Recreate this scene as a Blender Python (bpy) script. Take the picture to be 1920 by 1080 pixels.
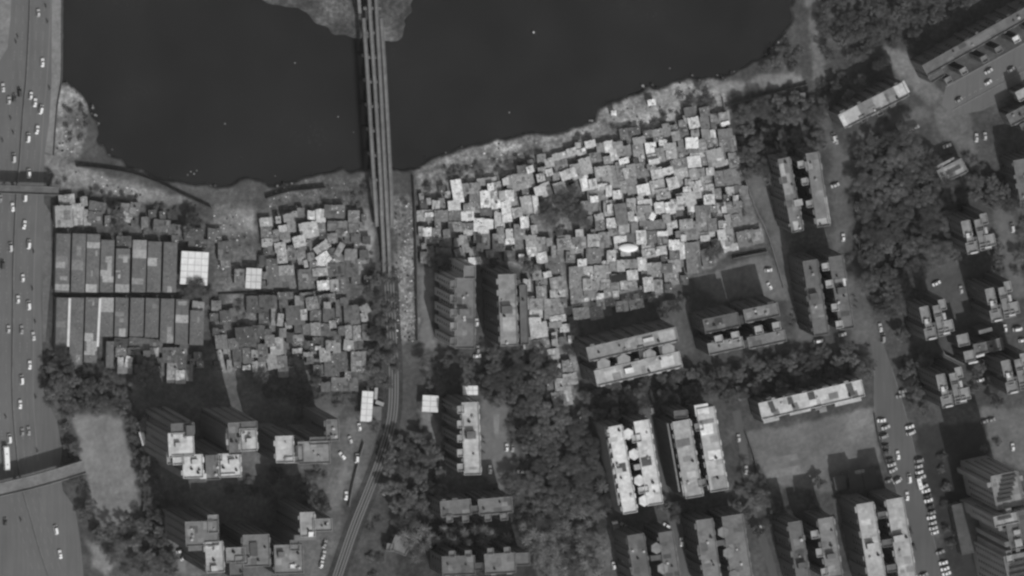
import bpy, bmesh, math, random
import numpy as np
from mathutils import Vector, Matrix, noise as mnoise

for _o in list(bpy.data.objects):
    bpy.data.objects.remove(_o)
random.seed(7)
rnd = random.random
S = 0.3                         # metres per photograph pixel (1920 wide)
W_M = 1920 * S
H = 9000.0                      # height of the camera
NX, NY = -0.396 * H, 0.207 * H  # point straight below the camera
scene = bpy.context.scene

# ------------------------------------------------------------------ camera, sky, sun, exposure
cam_d = bpy.data.cameras.new('camera')
cam = bpy.data.objects.new('camera', cam_d)
scene.collection.objects.link(cam)
cam.location = (NX, NY, H)
cam.rotation_euler = (0, 0, 0)
cam_d.sensor_width = 36
cam_d.lens = 36 * H / W_M
cam_d.shift_x = -NX / W_M
cam_d.shift_y = -NY / W_M
cam_d.clip_start = 10
cam_d.clip_end = 40000
scene.camera = cam

SUN_DIR = Vector((0.265, -0.964, 1.0)).normalized()   # towards the sun
SUN_EL = math.asin(SUN_DIR.z)
world = bpy.data.worlds.new('World')
scene.world = world
world.use_nodes = True
nt = world.node_tree
bg = nt.nodes['Background']
sky = nt.nodes.new('ShaderNodeTexSky')
sky.sky_type = 'NISHITA'
sky.sun_disc = False
sky.sun_elevation = SUN_EL
sky.sun_rotation = math.atan2(SUN_DIR.x, SUN_DIR.y)
bw = nt.nodes.new('ShaderNodeRGBToBW')
nt.links.new(sky.outputs[0], bw.inputs[0])
nt.links.new(bw.outputs[0], bg.inputs[0])
bg.inputs[1].default_value = 0.15
sun_d = bpy.data.lights.new('sun', 'SUN')
sun_d.energy = 2.75
sun_d.angle = math.radians(0.5)
sun_d.color = (1, 1, 1)
sun = bpy.data.objects.new('sun', sun_d)
scene.collection.objects.link(sun)
sun.rotation_euler = SUN_DIR.to_track_quat('Z', 'Y').to_euler()
scene.view_settings.view_transform = 'Standard'
scene.view_settings.look = 'None'
scene.view_settings.exposure = -0.1
scene.view_settings.gamma = 1
scene.cycles.filter_width = 2.6
scene.cycles.max_bounces = 4

# ------------------------------------------------------------------ helpers
def lin(v):
    c = v / 255.0
    return c / 12.92 if c <= 0.04045 else ((c + 0.055) / 1.055) ** 2.4
def P(px, py, z=0.0):
    """the point at height z that the photograph shows at px, py"""
    gx, gy = (px - 960) * S, (540 - py) * S
    f = (H - z) / H
    return (NX + (gx - NX) * f, NY + (gy - NY) * f, z)

def link(o):
    scene.collection.objects.link(o)

def _n(nt, t, **kw):
    n = nt.nodes.new(t)
    for k, v in kw.items():
        setattr(n, k, v)
    return n

def make_mat(name, mode):
    m = bpy.data.materials.new(name)
    m.use_nodes = True
    t = m.node_tree
    b = t.nodes['Principled BSDF']
    L = t.links.new
    if mode in ('paint',):
        oi = _n(t, 'ShaderNodeObjectInfo')
        L(oi.outputs['Color'], b.inputs['Base Color'])
        b.inputs['Roughness'].default_value = 0.35
        b.inputs['Metallic'].default_value = 0.1
        return m
    if mode == 'flat':
        b.inputs['Roughness'].default_value = 0.9
    at = _n(t, 'ShaderNodeAttribute', attribute_name='tone')
    geo = _n(t, 'ShaderNodeNewGeometry')
    src = at.outputs['Fac']
    def noise(scale, detail, lo, hi, src, rough=0.6, stretch=None):
        n = _n(t, 'ShaderNodeTexNoise')
        n.inputs['Scale'].default_value = scale
        n.inputs['Detail'].default_value = detail
        n.inputs['Roughness'].default_value = rough
        if stretch:
            mp = _n(t, 'ShaderNodeMapping')
            mp.inputs['Scale'].default_value = stretch
            L(geo.outputs['Position'], mp.inputs['Vector'])
            L(mp.outputs[0], n.inputs['Vector'])
        else:
            L(geo.outputs['Position'], n.inputs['Vector'])
        r = _n(t, 'ShaderNodeMapRange')
        r.inputs['From Min'].default_value = 0.3
        r.inputs['From Max'].default_value = 0.7
        r.inputs['To Min'].default_value = lo
        r.inputs['To Max'].default_value = hi
        L(n.outputs['Fac'], r.inputs['Value'])
        mu = _n(t, 'ShaderNodeMath', operation='MULTIPLY')
        L(src, mu.inputs[0]); L(r.outputs[0], mu.inputs[1])
        return mu.outputs[0]
    if mode == 'ground':
        am = _n(t, 'ShaderNodeAttribute', attribute_name='amp')
        n1 = _n(t, 'ShaderNodeTexNoise'); n1.inputs['Scale'].default_value = 0.42
        n1.inputs['Detail'].default_value = 6; n1.inputs['Roughness'].default_value = 0.75
        L(geo.outputs['Position'], n1.inputs['Vector'])
        n2 = _n(t, 'ShaderNodeTexNoise'); n2.inputs['Scale'].default_value = 0.06
        n2.inputs['Detail'].default_value = 5; n2.inputs['Roughness'].default_value = 0.6
        L(geo.outputs['Position'], n2.inputs['Vector'])
        a1 = _n(t, 'ShaderNodeMath', operation='ADD'); L(n1.outputs[0], a1.inputs[0]); L(n2.outputs[0], a1.inputs[1])
        s1 = _n(t, 'ShaderNodeMath', operation='SUBTRACT'); L(a1.outputs[0], s1.inputs[0]); s1.inputs[1].default_value = 1.0
        k1 = _n(t, 'ShaderNodeMath', operation='MULTIPLY'); L(am.outputs['Fac'], k1.inputs[0]); k1.inputs[1].default_value = 1.7
        m1 = _n(t, 'ShaderNodeMath', operation='MULTIPLY'); L(s1.outputs[0], m1.inputs[0]); L(k1.outputs[0], m1.inputs[1])
        p1 = _n(t, 'ShaderNodeMath', operation='POWER'); p1.inputs[0].default_value = 2.7183; L(m1.outputs[0], p1.inputs[1])
        mu = _n(t, 'ShaderNodeMath', operation='MULTIPLY'); L(src, mu.inputs[0]); L(p1.outputs[0], mu.inputs[1])
        src = mu.outputs[0]
    elif mode == 'roof':
        src = noise(0.75, 6, 0.66, 1.28, src, 0.7)
        src = noise(0.14, 3, 0.86, 1.12, src)
    elif mode == 'stain':
        src = noise(0.4, 6, 0.74, 1.2, src, 0.7)
        src = noise(0.11, 4, 0.78, 1.18, src)
    elif mode == 'canvas':
        src = noise(0.35, 6, 0.8, 1.05, src, 0.7)
    elif mode == 'asphalt':
        src = noise(0.25, 5, 0.88, 1.1, src, stretch=(2.2, 0.12, 1))
        src = noise(0.04, 5, 0.9, 1.09, src)
    elif mode == 'wall':
        src = noise(0.4, 4, 0.85, 1.12, src, stretch=(1, 1, 0.25))
    elif mode == 'leaf':
        src = noise(0.35, 4, 0.55, 1.5, src)
        oi = _n(t, 'ShaderNodeObjectInfo')
        r = _n(t, 'ShaderNodeMapRange'); r.inputs['To Min'].default_value = 0.62; r.inputs['To Max'].default_value = 1.4
        L(oi.outputs['Random'], r.inputs['Value'])
        mu = _n(t, 'ShaderNodeMath', operation='MULTIPLY'); L(src, mu.inputs[0]); L(r.outputs[0], mu.inputs[1])
        src = mu.outputs[0]
    elif mode == 'water':
        src = noise(0.02, 5, 0.3, 2.2, src)
        src = noise(1.1, 4, 0.4, 1.8, src)
    L(src, b.inputs['Base Color'])
    if mode == 'water': b.inputs['Specular IOR Level'].default_value = 0.54
    b.inputs['Roughness'].default_value = {'water': 0.22, 'glass': 0.15, 'roof': 0.75, 'leaf': 0.8}.get(mode, 0.9)
    if mode == 'water':
        nb = _n(t, 'ShaderNodeTexNoise'); nb.inputs['Scale'].default_value = 0.8; nb.inputs['Detail'].default_value = 4
        L(geo.outputs['Position'], nb.inputs['Vector'])
        bp = _n(t, 'ShaderNodeBump'); bp.inputs['Strength'].default_value = 0.25; bp.inputs['Distance'].default_value = 0.1
        L(nb.outputs[0], bp.inputs['Height']); L(bp.outputs[0], b.inputs['Normal'])
    if mode not in ('water', 'glass'):
        b.inputs['Specular IOR Level'].default_value = 0.25
    return m

M = {k: make_mat(n, k) for k, n in dict(ground='earth', roof='roof_sheeting', stain='weathered_concrete', asphalt='asphalt',
     wall='plaster_wall', leaf='foliage', water='creek_water', glass='window_glass', paint='vehicle_paint', flat='matt', canvas='canvas_sheet').items()}

class MB:
    def __init__(s):
        s.v, s.f, s.t = [], [], []
    def face(s, pts, tone):
        n = len(s.v)
        s.v += [tuple(p) for p in pts]
        s.f.append(tuple(range(n, n + len(pts))))
        s.t.append(tone)
    def prism(s, poly, z0, z1, top, side=None, bottom=True):
        """poly: list of (x,y); z1 may be a list of heights"""
        k = len(poly)
        z1 = z1 if isinstance(z1, (list, tuple)) else [z1] * k
        a = sum(poly[i][0] * poly[(i + 1) % k][1] - poly[(i + 1) % k][0] * poly[i][1] for i in range(k))
        if a < 0:
            poly = poly[::-1]; z1 = list(z1)[::-1]
        n = len(s.v)
        s.v += [(x, y, z0) for x, y in poly] + [(p[0], p[1], z) for p, z in zip(poly, z1)]
        side = top if side is None else side
        s.f.append(tuple(range(n + k, n + 2 * k))); s.t.append(top)
        if bottom:
            s.f.append(tuple(range(n + k - 1, n - 1, -1))); s.t.append(side)
        for i in range(k):
            j = (i + 1) % k
            s.f.append((n + i, n + j, n + k + j, n + k + i)); s.t.append(side)
    def box(s, cx, cy, w, h, z0, z1, tone, a=0.0, side=None):
        s.prism(rect(cx, cy, w, h, a), z0, z1, tone, side)
    def cyl(s, cx, cy, r, z0, z1, tone, n=12, r1=None, side=None):
        r1 = r if r1 is None else r1
        k = len(s.v)
        for rr, z in ((r, z0), (r1, z1)):
            s.v += [(cx + rr * math.cos(2 * math.pi * i / n), cy + rr * math.sin(2 * math.pi * i / n), z) for i in range(n)]
        s.f.append(tuple(range(k + n, k + 2 * n))); s.t.append(tone)
        for i in range(n):
            j = (i + 1) % n
            s.f.append((k + i, k + j, k + n + j, k + n + i)); s.t.append(tone if side is None else side)
    def tube(s, pts, radii, tone, n=7):
        k0 = len(s.v)
        for q, (p, r) in enumerate(zip(pts, radii)):
            p = Vector(p)
            d = (Vector(pts[min(q + 1, len(pts) - 1)]) - Vector(pts[max(q - 1, 0)])).normalized()
            u = d.cross(Vector((0.3, 1, 0.1))).normalized(); w = d.cross(u)
            s.v += [tuple(p + r * (math.cos(6.2832 * i / n) * u + math.sin(6.2832 * i / n) * w)) for i in range(n)]
        for q in range(len(pts) - 1):
            for i in range(n):
                j = (i + 1) % n
                a = k0 + q * n
                s.f.append((a + i, a + j, a + n + j, a + n + i)); s.t.append(tone)
    def mesh(s, name, mat):
        me = bpy.data.meshes.new(name)
        me.from_pydata(s.v, [], s.f)
        at = me.attributes.new('tone', 'FLOAT', 'FACE')
        at.data.foreach_set('value', np.array(s.t, dtype=np.float32))
        me.materials.append(mat)
        me.update()
        return me
    def build(s, name, mat, parent=None, loc=None):
        if loc is not None:
            s.v = [(x - loc[0], y - loc[1], z - loc[2]) for x, y, z in s.v]
        o = bpy.data.objects.new(name, s.mesh(name, mat))
        link(o)
        if parent is not None:
            o.parent = parent
        elif loc is not None:
            o.location = loc
        return o

def rect(cx, cy, w, h, a=0.0):
    c, s_ = math.cos(a), math.sin(a)
    return [(cx + x * c - y * s_, cy + x * s_ + y * c) for x, y in ((-w / 2, -h / 2), (w / 2, -h / 2), (w / 2, h / 2), (-w / 2, h / 2))]

def ngon(cx, cy, r, n, a=0.0):
    return [(cx + r * math.cos(a + 2 * math.pi * i / n), cy + r * math.sin(a + 2 * math.pi * i / n)) for i in range(n)]

def struct(o, kind='structure'):
    o['kind'] = kind
    return o

# labels are written at the end, when all neighbours are known
LANDMARKS = [
    ('white oval roof', 1179, 465), ('big settlement tree', 1062, 392), ('creek-side clearing', 1170, 200), ('tall white creek roof', 857, 357),
    ('bridge landing', 715, 400), ('gridded white canopy', 362, 503), ('ditch awning', 476, 523), ('white-seamed barracks', 150, 600),
    ('highway footbridge', 60, 362), ('highway flyover', 70, 900), ('bare park ground', 200, 860), ('playground', 1520, 830),
    ('parking street', 1690, 900), ('road junction', 1765, 210), ('U-shaped tower', 400, 860), ('stripe-roofed tower', 1888, 915),
    ('hexagon-turret block', 1190, 670), ('square-turret block', 1395, 620), ('toothed grey block', 870, 590), ('toothed pale block', 883, 820),
    ('twin white slabs', 1190, 875), ('patchy white slab', 1520, 748), ('angular clubhouse', 752, 1022), ('settlement tail', 1060, 700),
    ('walled lot', 1385, 450), ('speckled pale roofs', 1240, 330), ('creek spit', 140, 230), ('grey roof by the tracks', 665, 600),
    ('dark tarp roof', 1160, 521), ('curved tracks', 690, 900), ('twin tan slabs', 1660, 1010), ('turret twin slabs', 1560, 550),
    ('wood edge path', 1530, 80), ('stepped point blocks', 1840, 620), ('gabled bungalow', 1785, 320), ('slum lane mouth', 1440, 400)]
PENDING = []
def ordinal(n):
    w = ['', 'nearest', 'second nearest', 'third nearest', 'fourth nearest', 'fifth nearest', 'sixth nearest', 'seventh nearest', 'eighth nearest', 'ninth nearest', 'tenth nearest']
    return w[n] if n < len(w) else '%dth nearest' % n
def place(o, cat, phrase, px, py, group=None, marks=None):
    """label = phrase + where it stands, made single-minded in finish_labels()"""
    o['category'] = cat
    if group:
        o['group'] = group
    PENDING.append((o, phrase, px, py))
def finish_labels():
    buckets = {}
    for o, ph, px, py in PENDING:
        best = min(LANDMARKS, key=lambda l: math.hypot(px - l[1], py - l[2]))
        dx, dy = px - best[1], py - best[2]
        d = math.hypot(dx, dy)
        if d < 13:
            w = 'at'
        else:
            a = math.degrees(math.atan2(-dy, dx)) % 360
            w = ['right of', 'upper right of', 'above', 'upper left of', 'left of', 'lower left of', 'below', 'lower right of'][int((a + 22.5) // 45) % 8]
        buckets.setdefault((ph, w, best[0]), []).append((d, o))
    for (ph, w, l), items in buckets.items():
        items.sort(key=lambda x: x[0])
        for i, (d, o) in enumerate(items):
            if len(items) == 1:
                o['label'] = f'{ph}, {w} the {l}'
            else:
                o['label'] = f'{ph}, {ordinal(i + 1)} {w} the {l}'

def label(o, text, cat, group=None):
    o['label'] = text; o['category'] = cat
    if group: o['group'] = group
    return o

def empty(name, loc):
    o = bpy.data.objects.new(name, None)
    o.empty_display_size = 1
    o.location = loc
    link(o)
    return o

def part(mb, name, mat, root, under=None):
    """a part of the thing ROOT, or a sub-part of its part UNDER"""
    l = root.location
    return mb.build(name, M[mat], under or root, (l.x, l.y, l.z))

# ------------------------------------------------------------------ the ground, the creek
WATER = [(118, -700), (118, 0), (116, 150), (145, 166), (168, 192), (183, 225), (184, 262), (205, 288), (235, 304), (262, 320), (300, 336), (350, 343),
         (392, 344), (402, 350), (430, 343), (460, 335), (497, 338), (503, 350), (540, 343), (585, 330), (610, 322), (655, 318), (690, 318), (740, 312),
         (775, 318), (800, 300), (830, 290), (870, 275), (930, 262), (990, 250), (1020, 247), (1060, 248), (1090, 235), (1118, 222), (1130, 200), (1150, 185),
         (1190, 178), (1210, 160), (1240, 165), (1262, 150), (1300, 145), (1345, 147), (1380, 130), (1430, 112), (1452, 90), (1470, 60), (1485, 30), (1490, 0), (1500, -700)]
ISLE = [(470, -300), (478, -20), (500, 8), (525, 14), (560, 18), (600, 45), (618, 60), (650, 72), (700, 76), (757, 76), (762, 40), (775, 20), (778, -10), (815, -60), (850, -300)]
# zones: polygon, tone as it shows, noise amplitude
Z = [
    ([(-900, -700), (3000, -700), (3000, 2000), (-900, 2000)], 74, 1.3),
    (ISLE, 80, 2.2),
    ([(118, 140), (190, 190), (200, 290), (300, 330), (400, 352), (500, 345), (600, 322), (690, 315), (690, 400), (400, 400), (250, 350), (100, 330)], 78, 1.2),
    ([(110, 150), (150, 165), (165, 200), (158, 260), (150, 300), (100, 300)], 122, 2.2),
    ([(80, 285), (130, 305), (250, 345), (330, 365), (395, 392), (440, 380), (478, 385), (478, 455), (400, 440), (300, 400), (180, 362), (90, 345)], 122, 1.6),
    ([(395, 350), (490, 345), (480, 385), (400, 392)], 84, 1.5),
    ([(500, 345), (690, 325), (690, 395), (500, 395)], 92, 2.4),
    ([(400, 440), (480, 440), (480, 545), (400, 545)], 100, 1.8),
    ([(770, 322), (830, 292), (900, 270), (1020, 250), (1020, 310), (900, 335), (785, 360)], 106, 2.6),
    ([(800, 318), (860, 285), (940, 262), (990, 275), (930, 292), (860, 300)], 140, 2.6), ([(780, 325), (815, 322), (812, 350), (784, 350)], 128, 2.4),
    ([(1000, 262), (1085, 240), (1130, 205), (1190, 180), (1262, 155), (1345, 150), (1345, 190), (1240, 235), (1100, 255), (1020, 285)], 136, 2.3),
    ([(785, 345), (840, 330), (960, 320), (1000, 285), (1090, 262), (1160, 240), (1250, 228), (1310, 190), (1360, 160), (1372, 250), (1395, 320), (1400, 350), (1435, 450),
      (1370, 475), (1290, 520), (1230, 560), (1130, 600), (1080, 600), (1085, 760), (1035, 760), (1030, 680), (990, 650), (985, 500), (785, 480)], 124, 1.8),
    ([(487, 395), (690, 390), (690, 740), (395, 740), (395, 560), (487, 550)], 104, 2.0),
    ([(100, 380), (400, 380), (400, 720), (100, 700)], 80, 1.6),
    ([(672, 400), (698, 395), (702, 490), (690, 520), (672, 520)], 138, 1.2),
    ([(737, 365), (776, 370), (782, 640), (740, 640)], 118, 2.8),
    ([(745, 640), (785, 640), (780, 820), (735, 820)], 80, 1.0),
    ([(136, 775), (228, 783), (236, 820), (258, 900), (262, 940), (240, 985), (195, 990), (172, 950), (152, 850)], 123, 0.55),
    ([(182, 783), (186, 783), (189, 850), (184, 850)], 108, 0.6), ([(193, 783), (198, 783), (202, 852), (196, 850)], 106, 0.6), ([(170, 900), (230, 900), (240, 940), (190, 950)], 114, 0.8),
    ([(160, 1010), (200, 1030), (212, 1060), (200, 1085), (175, 1060)], 124, 0.8),
    ([(785, 500), (812, 500), (812, 620), (820, 655), (788, 650)], 116, 0.5),
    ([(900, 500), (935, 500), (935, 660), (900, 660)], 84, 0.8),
    ([(785, 768), (815, 778), (838, 860), (800, 825)], 124, 0.8),
    ([(903, 745), (950, 755), (975, 860), (970, 890), (930, 925), (915, 890), (900, 890)], 106, 0.4),
    ([(924, 777), (936, 777), (934, 813), (926, 813)], 126, 0.3),
    ([(640, 790), (700, 770), (715, 800), (690, 870), (660, 940), (630, 940), (640, 860)], 98, 1.0),
    ([(1398, 812), (1640, 765), (1652, 870), (1600, 890), (1560, 925), (1440, 905)], 107, 0.65),
    ([(1440, 862), (1495, 850), (1498, 862), (1442, 877)], 118, 0.3),
    ([(1443, 884), (1500, 872), (1502, 886), (1446, 897)], 126, 0.3),
    ([(1575, 775), (1640, 765), (1645, 815), (1590, 825)], 118, 0.8),
    ([(1400, 330), (1425, 400), (1445, 440), (1470, 560), (1500, 640), (1530, 640), (1500, 560), (1470, 440), (1440, 350), (1420, 320)], 96, 0.7),
    ([(1300, 520), (1440, 475), (1470, 520), (1475, 560), (1330, 560)], 108, 0.8),
    ([(1340, 158), (1420, 145), (1500, 135), (1512, 150), (1420, 168), (1345, 178)], 124, 0.9),
    ([(1508, -20), (1536, -20), (1532, 60), (1548, 110), (1545, 160), (1525, 150), (1520, 80)], 108, 0.9),
    ([(1535, 200), (1552, 200), (1560, 240), (1590, 300), (1600, 420), (1580, 470), (1560, 470), (1560, 300)], 92, 0.8),
    ([(1600, 253), (1730, 200), (1747, 213), (1653, 267), (1640, 300), (1600, 320), (1585, 300)], 98, 0.7),
    ([(1652, 85), (1698, 95), (1727, 135), (1783, 193), (1757, 210), (1697, 152), (1673, 128)], 116, 1.0),
    ([(1740, 190), (1775, 180), (1815, 200), (1830, 290), (1795, 280), (1760, 240)], 98, 1.0),
    ([(1585, 480), (1610, 500), (1640, 600), (1655, 690), (1640, 700), (1600, 640), (1590, 560)], 92, 0.9),
    ([(1840, 765), (1925, 765), (1960, 900), (1870, 860), (1835, 800)], 102, 0.7),
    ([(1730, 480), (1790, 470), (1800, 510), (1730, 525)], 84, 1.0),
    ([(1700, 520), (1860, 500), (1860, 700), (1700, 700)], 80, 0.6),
    ([(1860, 380), (1890, 380), (1905, 440), (1925, 560), (1900, 560), (1870, 440)], 96, 0.7),
    ([(1712, 800), (1850, 790), (1870, 1110), (1790, 1110), (1765, 1010)], 50, 0.8),  # dark tone paints the towers' shade into the ground left of them
    ([(1140, 985), (1290, 985), (1290, 1090), (1150, 1090)], 92, 0.8),
    ([(235, 700), (640, 700), (640, 1090), (310, 1090), (300, 960), (280, 820)], 92, 1.2), ([(296, 1015), (350, 1000), (350, 1075), (310, 1070)], 122, 0.8), ([(500, 1000), (560, 990), (560, 1020), (500, 1020)], 110, 0.8), ([(640, 870), (655, 860), (640, 960), (610, 960)], 110, 0.8),
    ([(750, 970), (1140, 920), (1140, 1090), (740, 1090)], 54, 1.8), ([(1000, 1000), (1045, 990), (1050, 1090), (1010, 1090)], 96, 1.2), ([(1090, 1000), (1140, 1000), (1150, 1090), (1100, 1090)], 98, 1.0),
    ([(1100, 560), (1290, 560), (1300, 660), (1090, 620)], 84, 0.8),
]
def in_poly(X, Y, poly):
    r = np.zeros(X.shape, bool)
    n = len(poly)
    for i in range(n):
        x1, y1 = poly[i]; x2, y2 = poly[(i + 1) % n]
        if y1 == y2: continue
        c = ((Y < y1) != (Y < y2)) & (X < (x2 - x1) * (Y - y1) / (y2 - y1) + x1)
        r ^= c
    return r
def blur(a, n):
    for _ in range(n):
        p = np.pad(a, 1, mode='edge')
        a = (p[:-2, 1:-1] + p[2:, 1:-1] + p[1:-1, :-2] + p[1:-1, 2:] + 2 * p[1:-1, 1:-1]) / 6
    return a
def build_ground():
    st = 3.0
    xs = np.concatenate([[-14000, -5000, -1800, -700], np.arange(-60, 1981, st), [2700, 4200, 8000, 17000]])
    ys = np.concatenate([[-14000, -5000, -1500, -600], np.arange(-60, 1141, st), [1800, 3200, 7000, 16000]])
    X, Y = np.meshgrid(xs, ys)
    rs = np.random.RandomState(3)
    def wob(sc, amp, seed):
        out = np.zeros_like(X)
        r = np.random.RandomState(seed)
        for k in range(14):
            a = r.rand() * 6.28; f = sc * (0.5 + 1.8 * r.rand())
            out += np.sin((X * math.cos(a) + Y * math.sin(a)) * f + r.rand() * 6.28)
        return out * amp / 3.7
    JX, JY = X + wob(0.12, 3.0, 1) + wob(0.5, 1.8, 3), Y + wob(0.12, 3.0, 2) + wob(0.5, 1.8, 4)
    T = np.zeros_like(X); A = np.zeros_like(X)
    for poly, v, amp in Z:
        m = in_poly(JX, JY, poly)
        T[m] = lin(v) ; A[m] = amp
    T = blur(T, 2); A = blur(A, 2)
    wet = in_poly(JX, JY, WATER) & ~in_poly(JX, JY, ISLE)
    D = blur(wet.astype(float), 6)
    Zh = -3.2 * np.clip((D - 0.18) / 0.6, 0, 1)
    near = (D > 0.05)
    # wet mud darkens next to the water line
    T = T * (1 - 0.35 * np.clip((D - 0.1) / 0.3, 0, 1)) * (1 + wob(0.35, 0.05, 9) + wob(0.16, 0.04, 10))
    gx, gy = (X - 960) * S, (540 - Y) * S
    ny, nx = X.shape
    V = np.stack([gx, gy, Zh], -1).reshape(-1, 3)
    idx = np.arange(nx * ny).reshape(ny, nx)
    F = np.stack([idx[1:, :-1], idx[1:, 1:], idx[:-1, 1:], idx[:-1, :-1]], -1).reshape(-1, 4)
    me = bpy.data.meshes.new('ground')
    me.vertices.add(len(V)); me.vertices.foreach_set('co', V.astype(np.float32).ravel())
    me.loops.add(F.size); me.loops.foreach_set('vertex_index', F.astype(np.int32).ravel())
    me.polygons.add(len(F)); me.polygons.foreach_set('loop_start', (np.arange(len(F)) * 4).astype(np.int32))
    me.update(calc_edges=True)
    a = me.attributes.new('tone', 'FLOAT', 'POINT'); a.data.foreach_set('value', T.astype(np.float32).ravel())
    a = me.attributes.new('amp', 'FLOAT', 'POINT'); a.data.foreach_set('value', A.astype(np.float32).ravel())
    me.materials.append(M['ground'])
    o = bpy.data.objects.new('ground', me); link(o); struct(o)
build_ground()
mb = MB()
xw = [(-260, -150), (180, -150)]
p0, p1 = P(60, -1500), P(1620, 440)
mb.face([(p0[0], p1[1], -1.5), (p1[0], p1[1], -1.5), (p1[0], p0[1], -1.5), (p0[0], p0[1], -1.5)], 0.005)
struct(mb.build('creek_water', M['water']))

# ------------------------------------------------------------------ roads
def ribbon(mb, pts, w, z, tone, side=None, thick=None):
    """pts: px polyline (px,py[,z]); w: metres (or list)"""
    L_, R_ = [], []
    q = [Vector(P(p[0], p[1], p[2] if len(p) > 2 else z)) for p in pts]
    for i, p in enumerate(q):
        d = (q[min(i + 1, len(q) - 1)] - q[max(i - 1, 0)]); d.z = 0; d.normalize()
        n = Vector((-d.y, d.x, 0))
        ww = w[i] if isinstance(w, (list, tuple)) else w
        L_.append(p + n * ww / 2); R_.append(p - n * ww / 2)
    for i in range(len(q) - 1):
        mb.face([R_[i], R_[i + 1], L_[i + 1], L_[i]], tone)
        if thick:
            t = Vector((0, 0, -thick))
            sd = tone if side is None else side
            mb.face([L_[i], L_[i + 1], L_[i + 1] + t, L_[i] + t], sd)
            mb.face([R_[i + 1], R_[i], R_[i] + t, R_[i + 1] + t], sd)
            mb.face([L_[i] + t, L_[i + 1] + t, R_[i + 1] + t, R_[i] + t], sd)
def smooth(pts, n=5):
    out = []
    for i in range(len(pts) - 1):
        p0 = pts[max(i - 1, 0)]; p1 = pts[i]; p2 = pts[i + 1]; p3 = pts[min(i + 2, len(pts) - 1)]
        for k in range(n):
            t = k / n
            out.append(tuple(0.5 * ((2 * b) + (-a + c) * t + (2 * a - 5 * b + 4 * c - d) * t * t + (-a + 3 * b - 3 * c + d) * t ** 3)
                             for a, b, c, d in zip(p0, p1, p2, p3)))
    out.append(tuple(pts[-1]))
    return out
def polysheet(name, poly, z, v, mat='asphalt', kind='structure'):
    m = MB(); m.face([P(x, y, z) for x, y in poly][::-1], lin(v))
    o = m.build(name, M[mat]); struct(o, kind); return o
MED = smooth([(58, -60), (57, 0), (55, 60), (50, 150), (45, 200), (38, 300), (33, 350), (30, 400), (26, 500), (25, 620), (24, 720), (27, 790), (36, 880), (45, 925), (58, 970), (72, 1020), (92, 1082), (118, 1150)])
REDGE = [(97, -60), (97, 0), (97, 150), (92, 230), (84, 285), (82, 340), (83, 430), (78, 560), (79, 660), (82, 735), (106, 788), (117, 841), (112, 880), (118, 920), (141, 953), (151, 1017), (157, 1080), (165, 1150)]
LEDGE = [(-220, 1150), (-220, -60)]
polysheet('highway_road', REDGE + LEDGE, 0.06, 101)
polysheet('highway_shoulder', [(97, -60), (118, -60), (117, 60), (116, 140), (108, 200), (101, 290), (84, 285), (92, 230), (97, 150)][::1], 0.03, 128, 'stain')
polysheet('highway_verge', [(-30, -60), (22, -60), (20, 30), (14, 90), (-30, 160)], 0.09, 126, 'stain')
polysheet('highway_slip_path', [(83, 380), (95, 400), (97, 500), (85, 640), (80, 640), (79, 560)], 0.03, 104, 'stain')
# worn lane lines of the highway
mb = MB()
def offset_line(base, dx): return [(x + dx, y) for x, y in base]
for dx in (13, 26, -13, -26):
    ln = offset_line(MED, dx)
    acc = 0
    for i in range(len(ln) - 1):
        if i % 2 == 0:
            a, b = ln[i], ln[i + 1]
            for k in (0, 2, 4):
                t0, t1 = k / 6, (k + 1) / 6
                ribbon(mb, [(a[0] + (b[0] - a[0]) * t0, a[1] + (b[1] - a[1]) * t0), (a[0] + (b[0] - a[0]) * t1, a[1] + (b[1] - a[1]) * t1)], 0.15, 0.09, lin(150))
ribbon(mb, offset_line(MED, 38)[:60], 0.15, 0.09, lin(140))
struct(mb.build('highway_lane_lines', M['flat']))
# median barrier: one low concrete wall
mb = MB()
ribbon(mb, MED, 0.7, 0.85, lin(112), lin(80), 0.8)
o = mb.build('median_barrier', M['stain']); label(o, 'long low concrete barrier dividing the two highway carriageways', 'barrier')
mb = MB()
ribbon(mb, smooth([(118, -60), (117, 60), (116, 148), (108, 200), (101, 292)]), 0.4, 0.9, lin(95), lin(60), 0.9)
o = mb.build('parapet_wall', M['stain']); label(o, 'low parapet wall between highway shoulder and the creek', 'wall')
polysheet('pitch_strip', [(1441, 862), (1494, 850), (1497, 861), (1443, 875)], 0.03, 119, 'stain')
polysheet('pitch_strip', [(1443, 884), (1499, 872), (1502, 885), (1446, 898)], 0.03, 128, 'stain')
polysheet('parking_bay', [(925, 776), (936, 777), (935, 814), (927, 813)], 0.03, 128, 'stain')
# inner streets
def street(name, poly, v, z=0.05): polysheet(name, poly, z, v)
street('parking_street', [(1640, 690), (1640, 770), (1655, 830), (1684, 930), (1722, 1080), (1740, 1150), (1785, 1150), (1768, 1080), (1746, 990), (1727, 900), (1702, 790), (1672, 690), (1655, 640), (1632, 640)], 94)
street('diagonal_road', [(1773, 164), (1925, 80), (2050, 10), (2050, 92), (1925, 162), (1843, 207), (1790, 217), (1765, 197)], 104)
mb = MB()
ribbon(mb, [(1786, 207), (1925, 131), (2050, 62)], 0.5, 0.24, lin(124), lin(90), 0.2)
struct(mb.build('road_median_kerb', M['stain']))
mb = MB()
ribbon(mb, [(1773, 163), (1925, 79), (2050, 8)], 0.6, 0.16, lin(128), lin(90), 0.14)
ribbon(mb, [(1843, 203), (1925, 162), (2050, 94)], 0.5, 0.16, lin(110), lin(90), 0.14)
struct(mb.build('road_kerb', M['stain']))
mb = MB()
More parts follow.
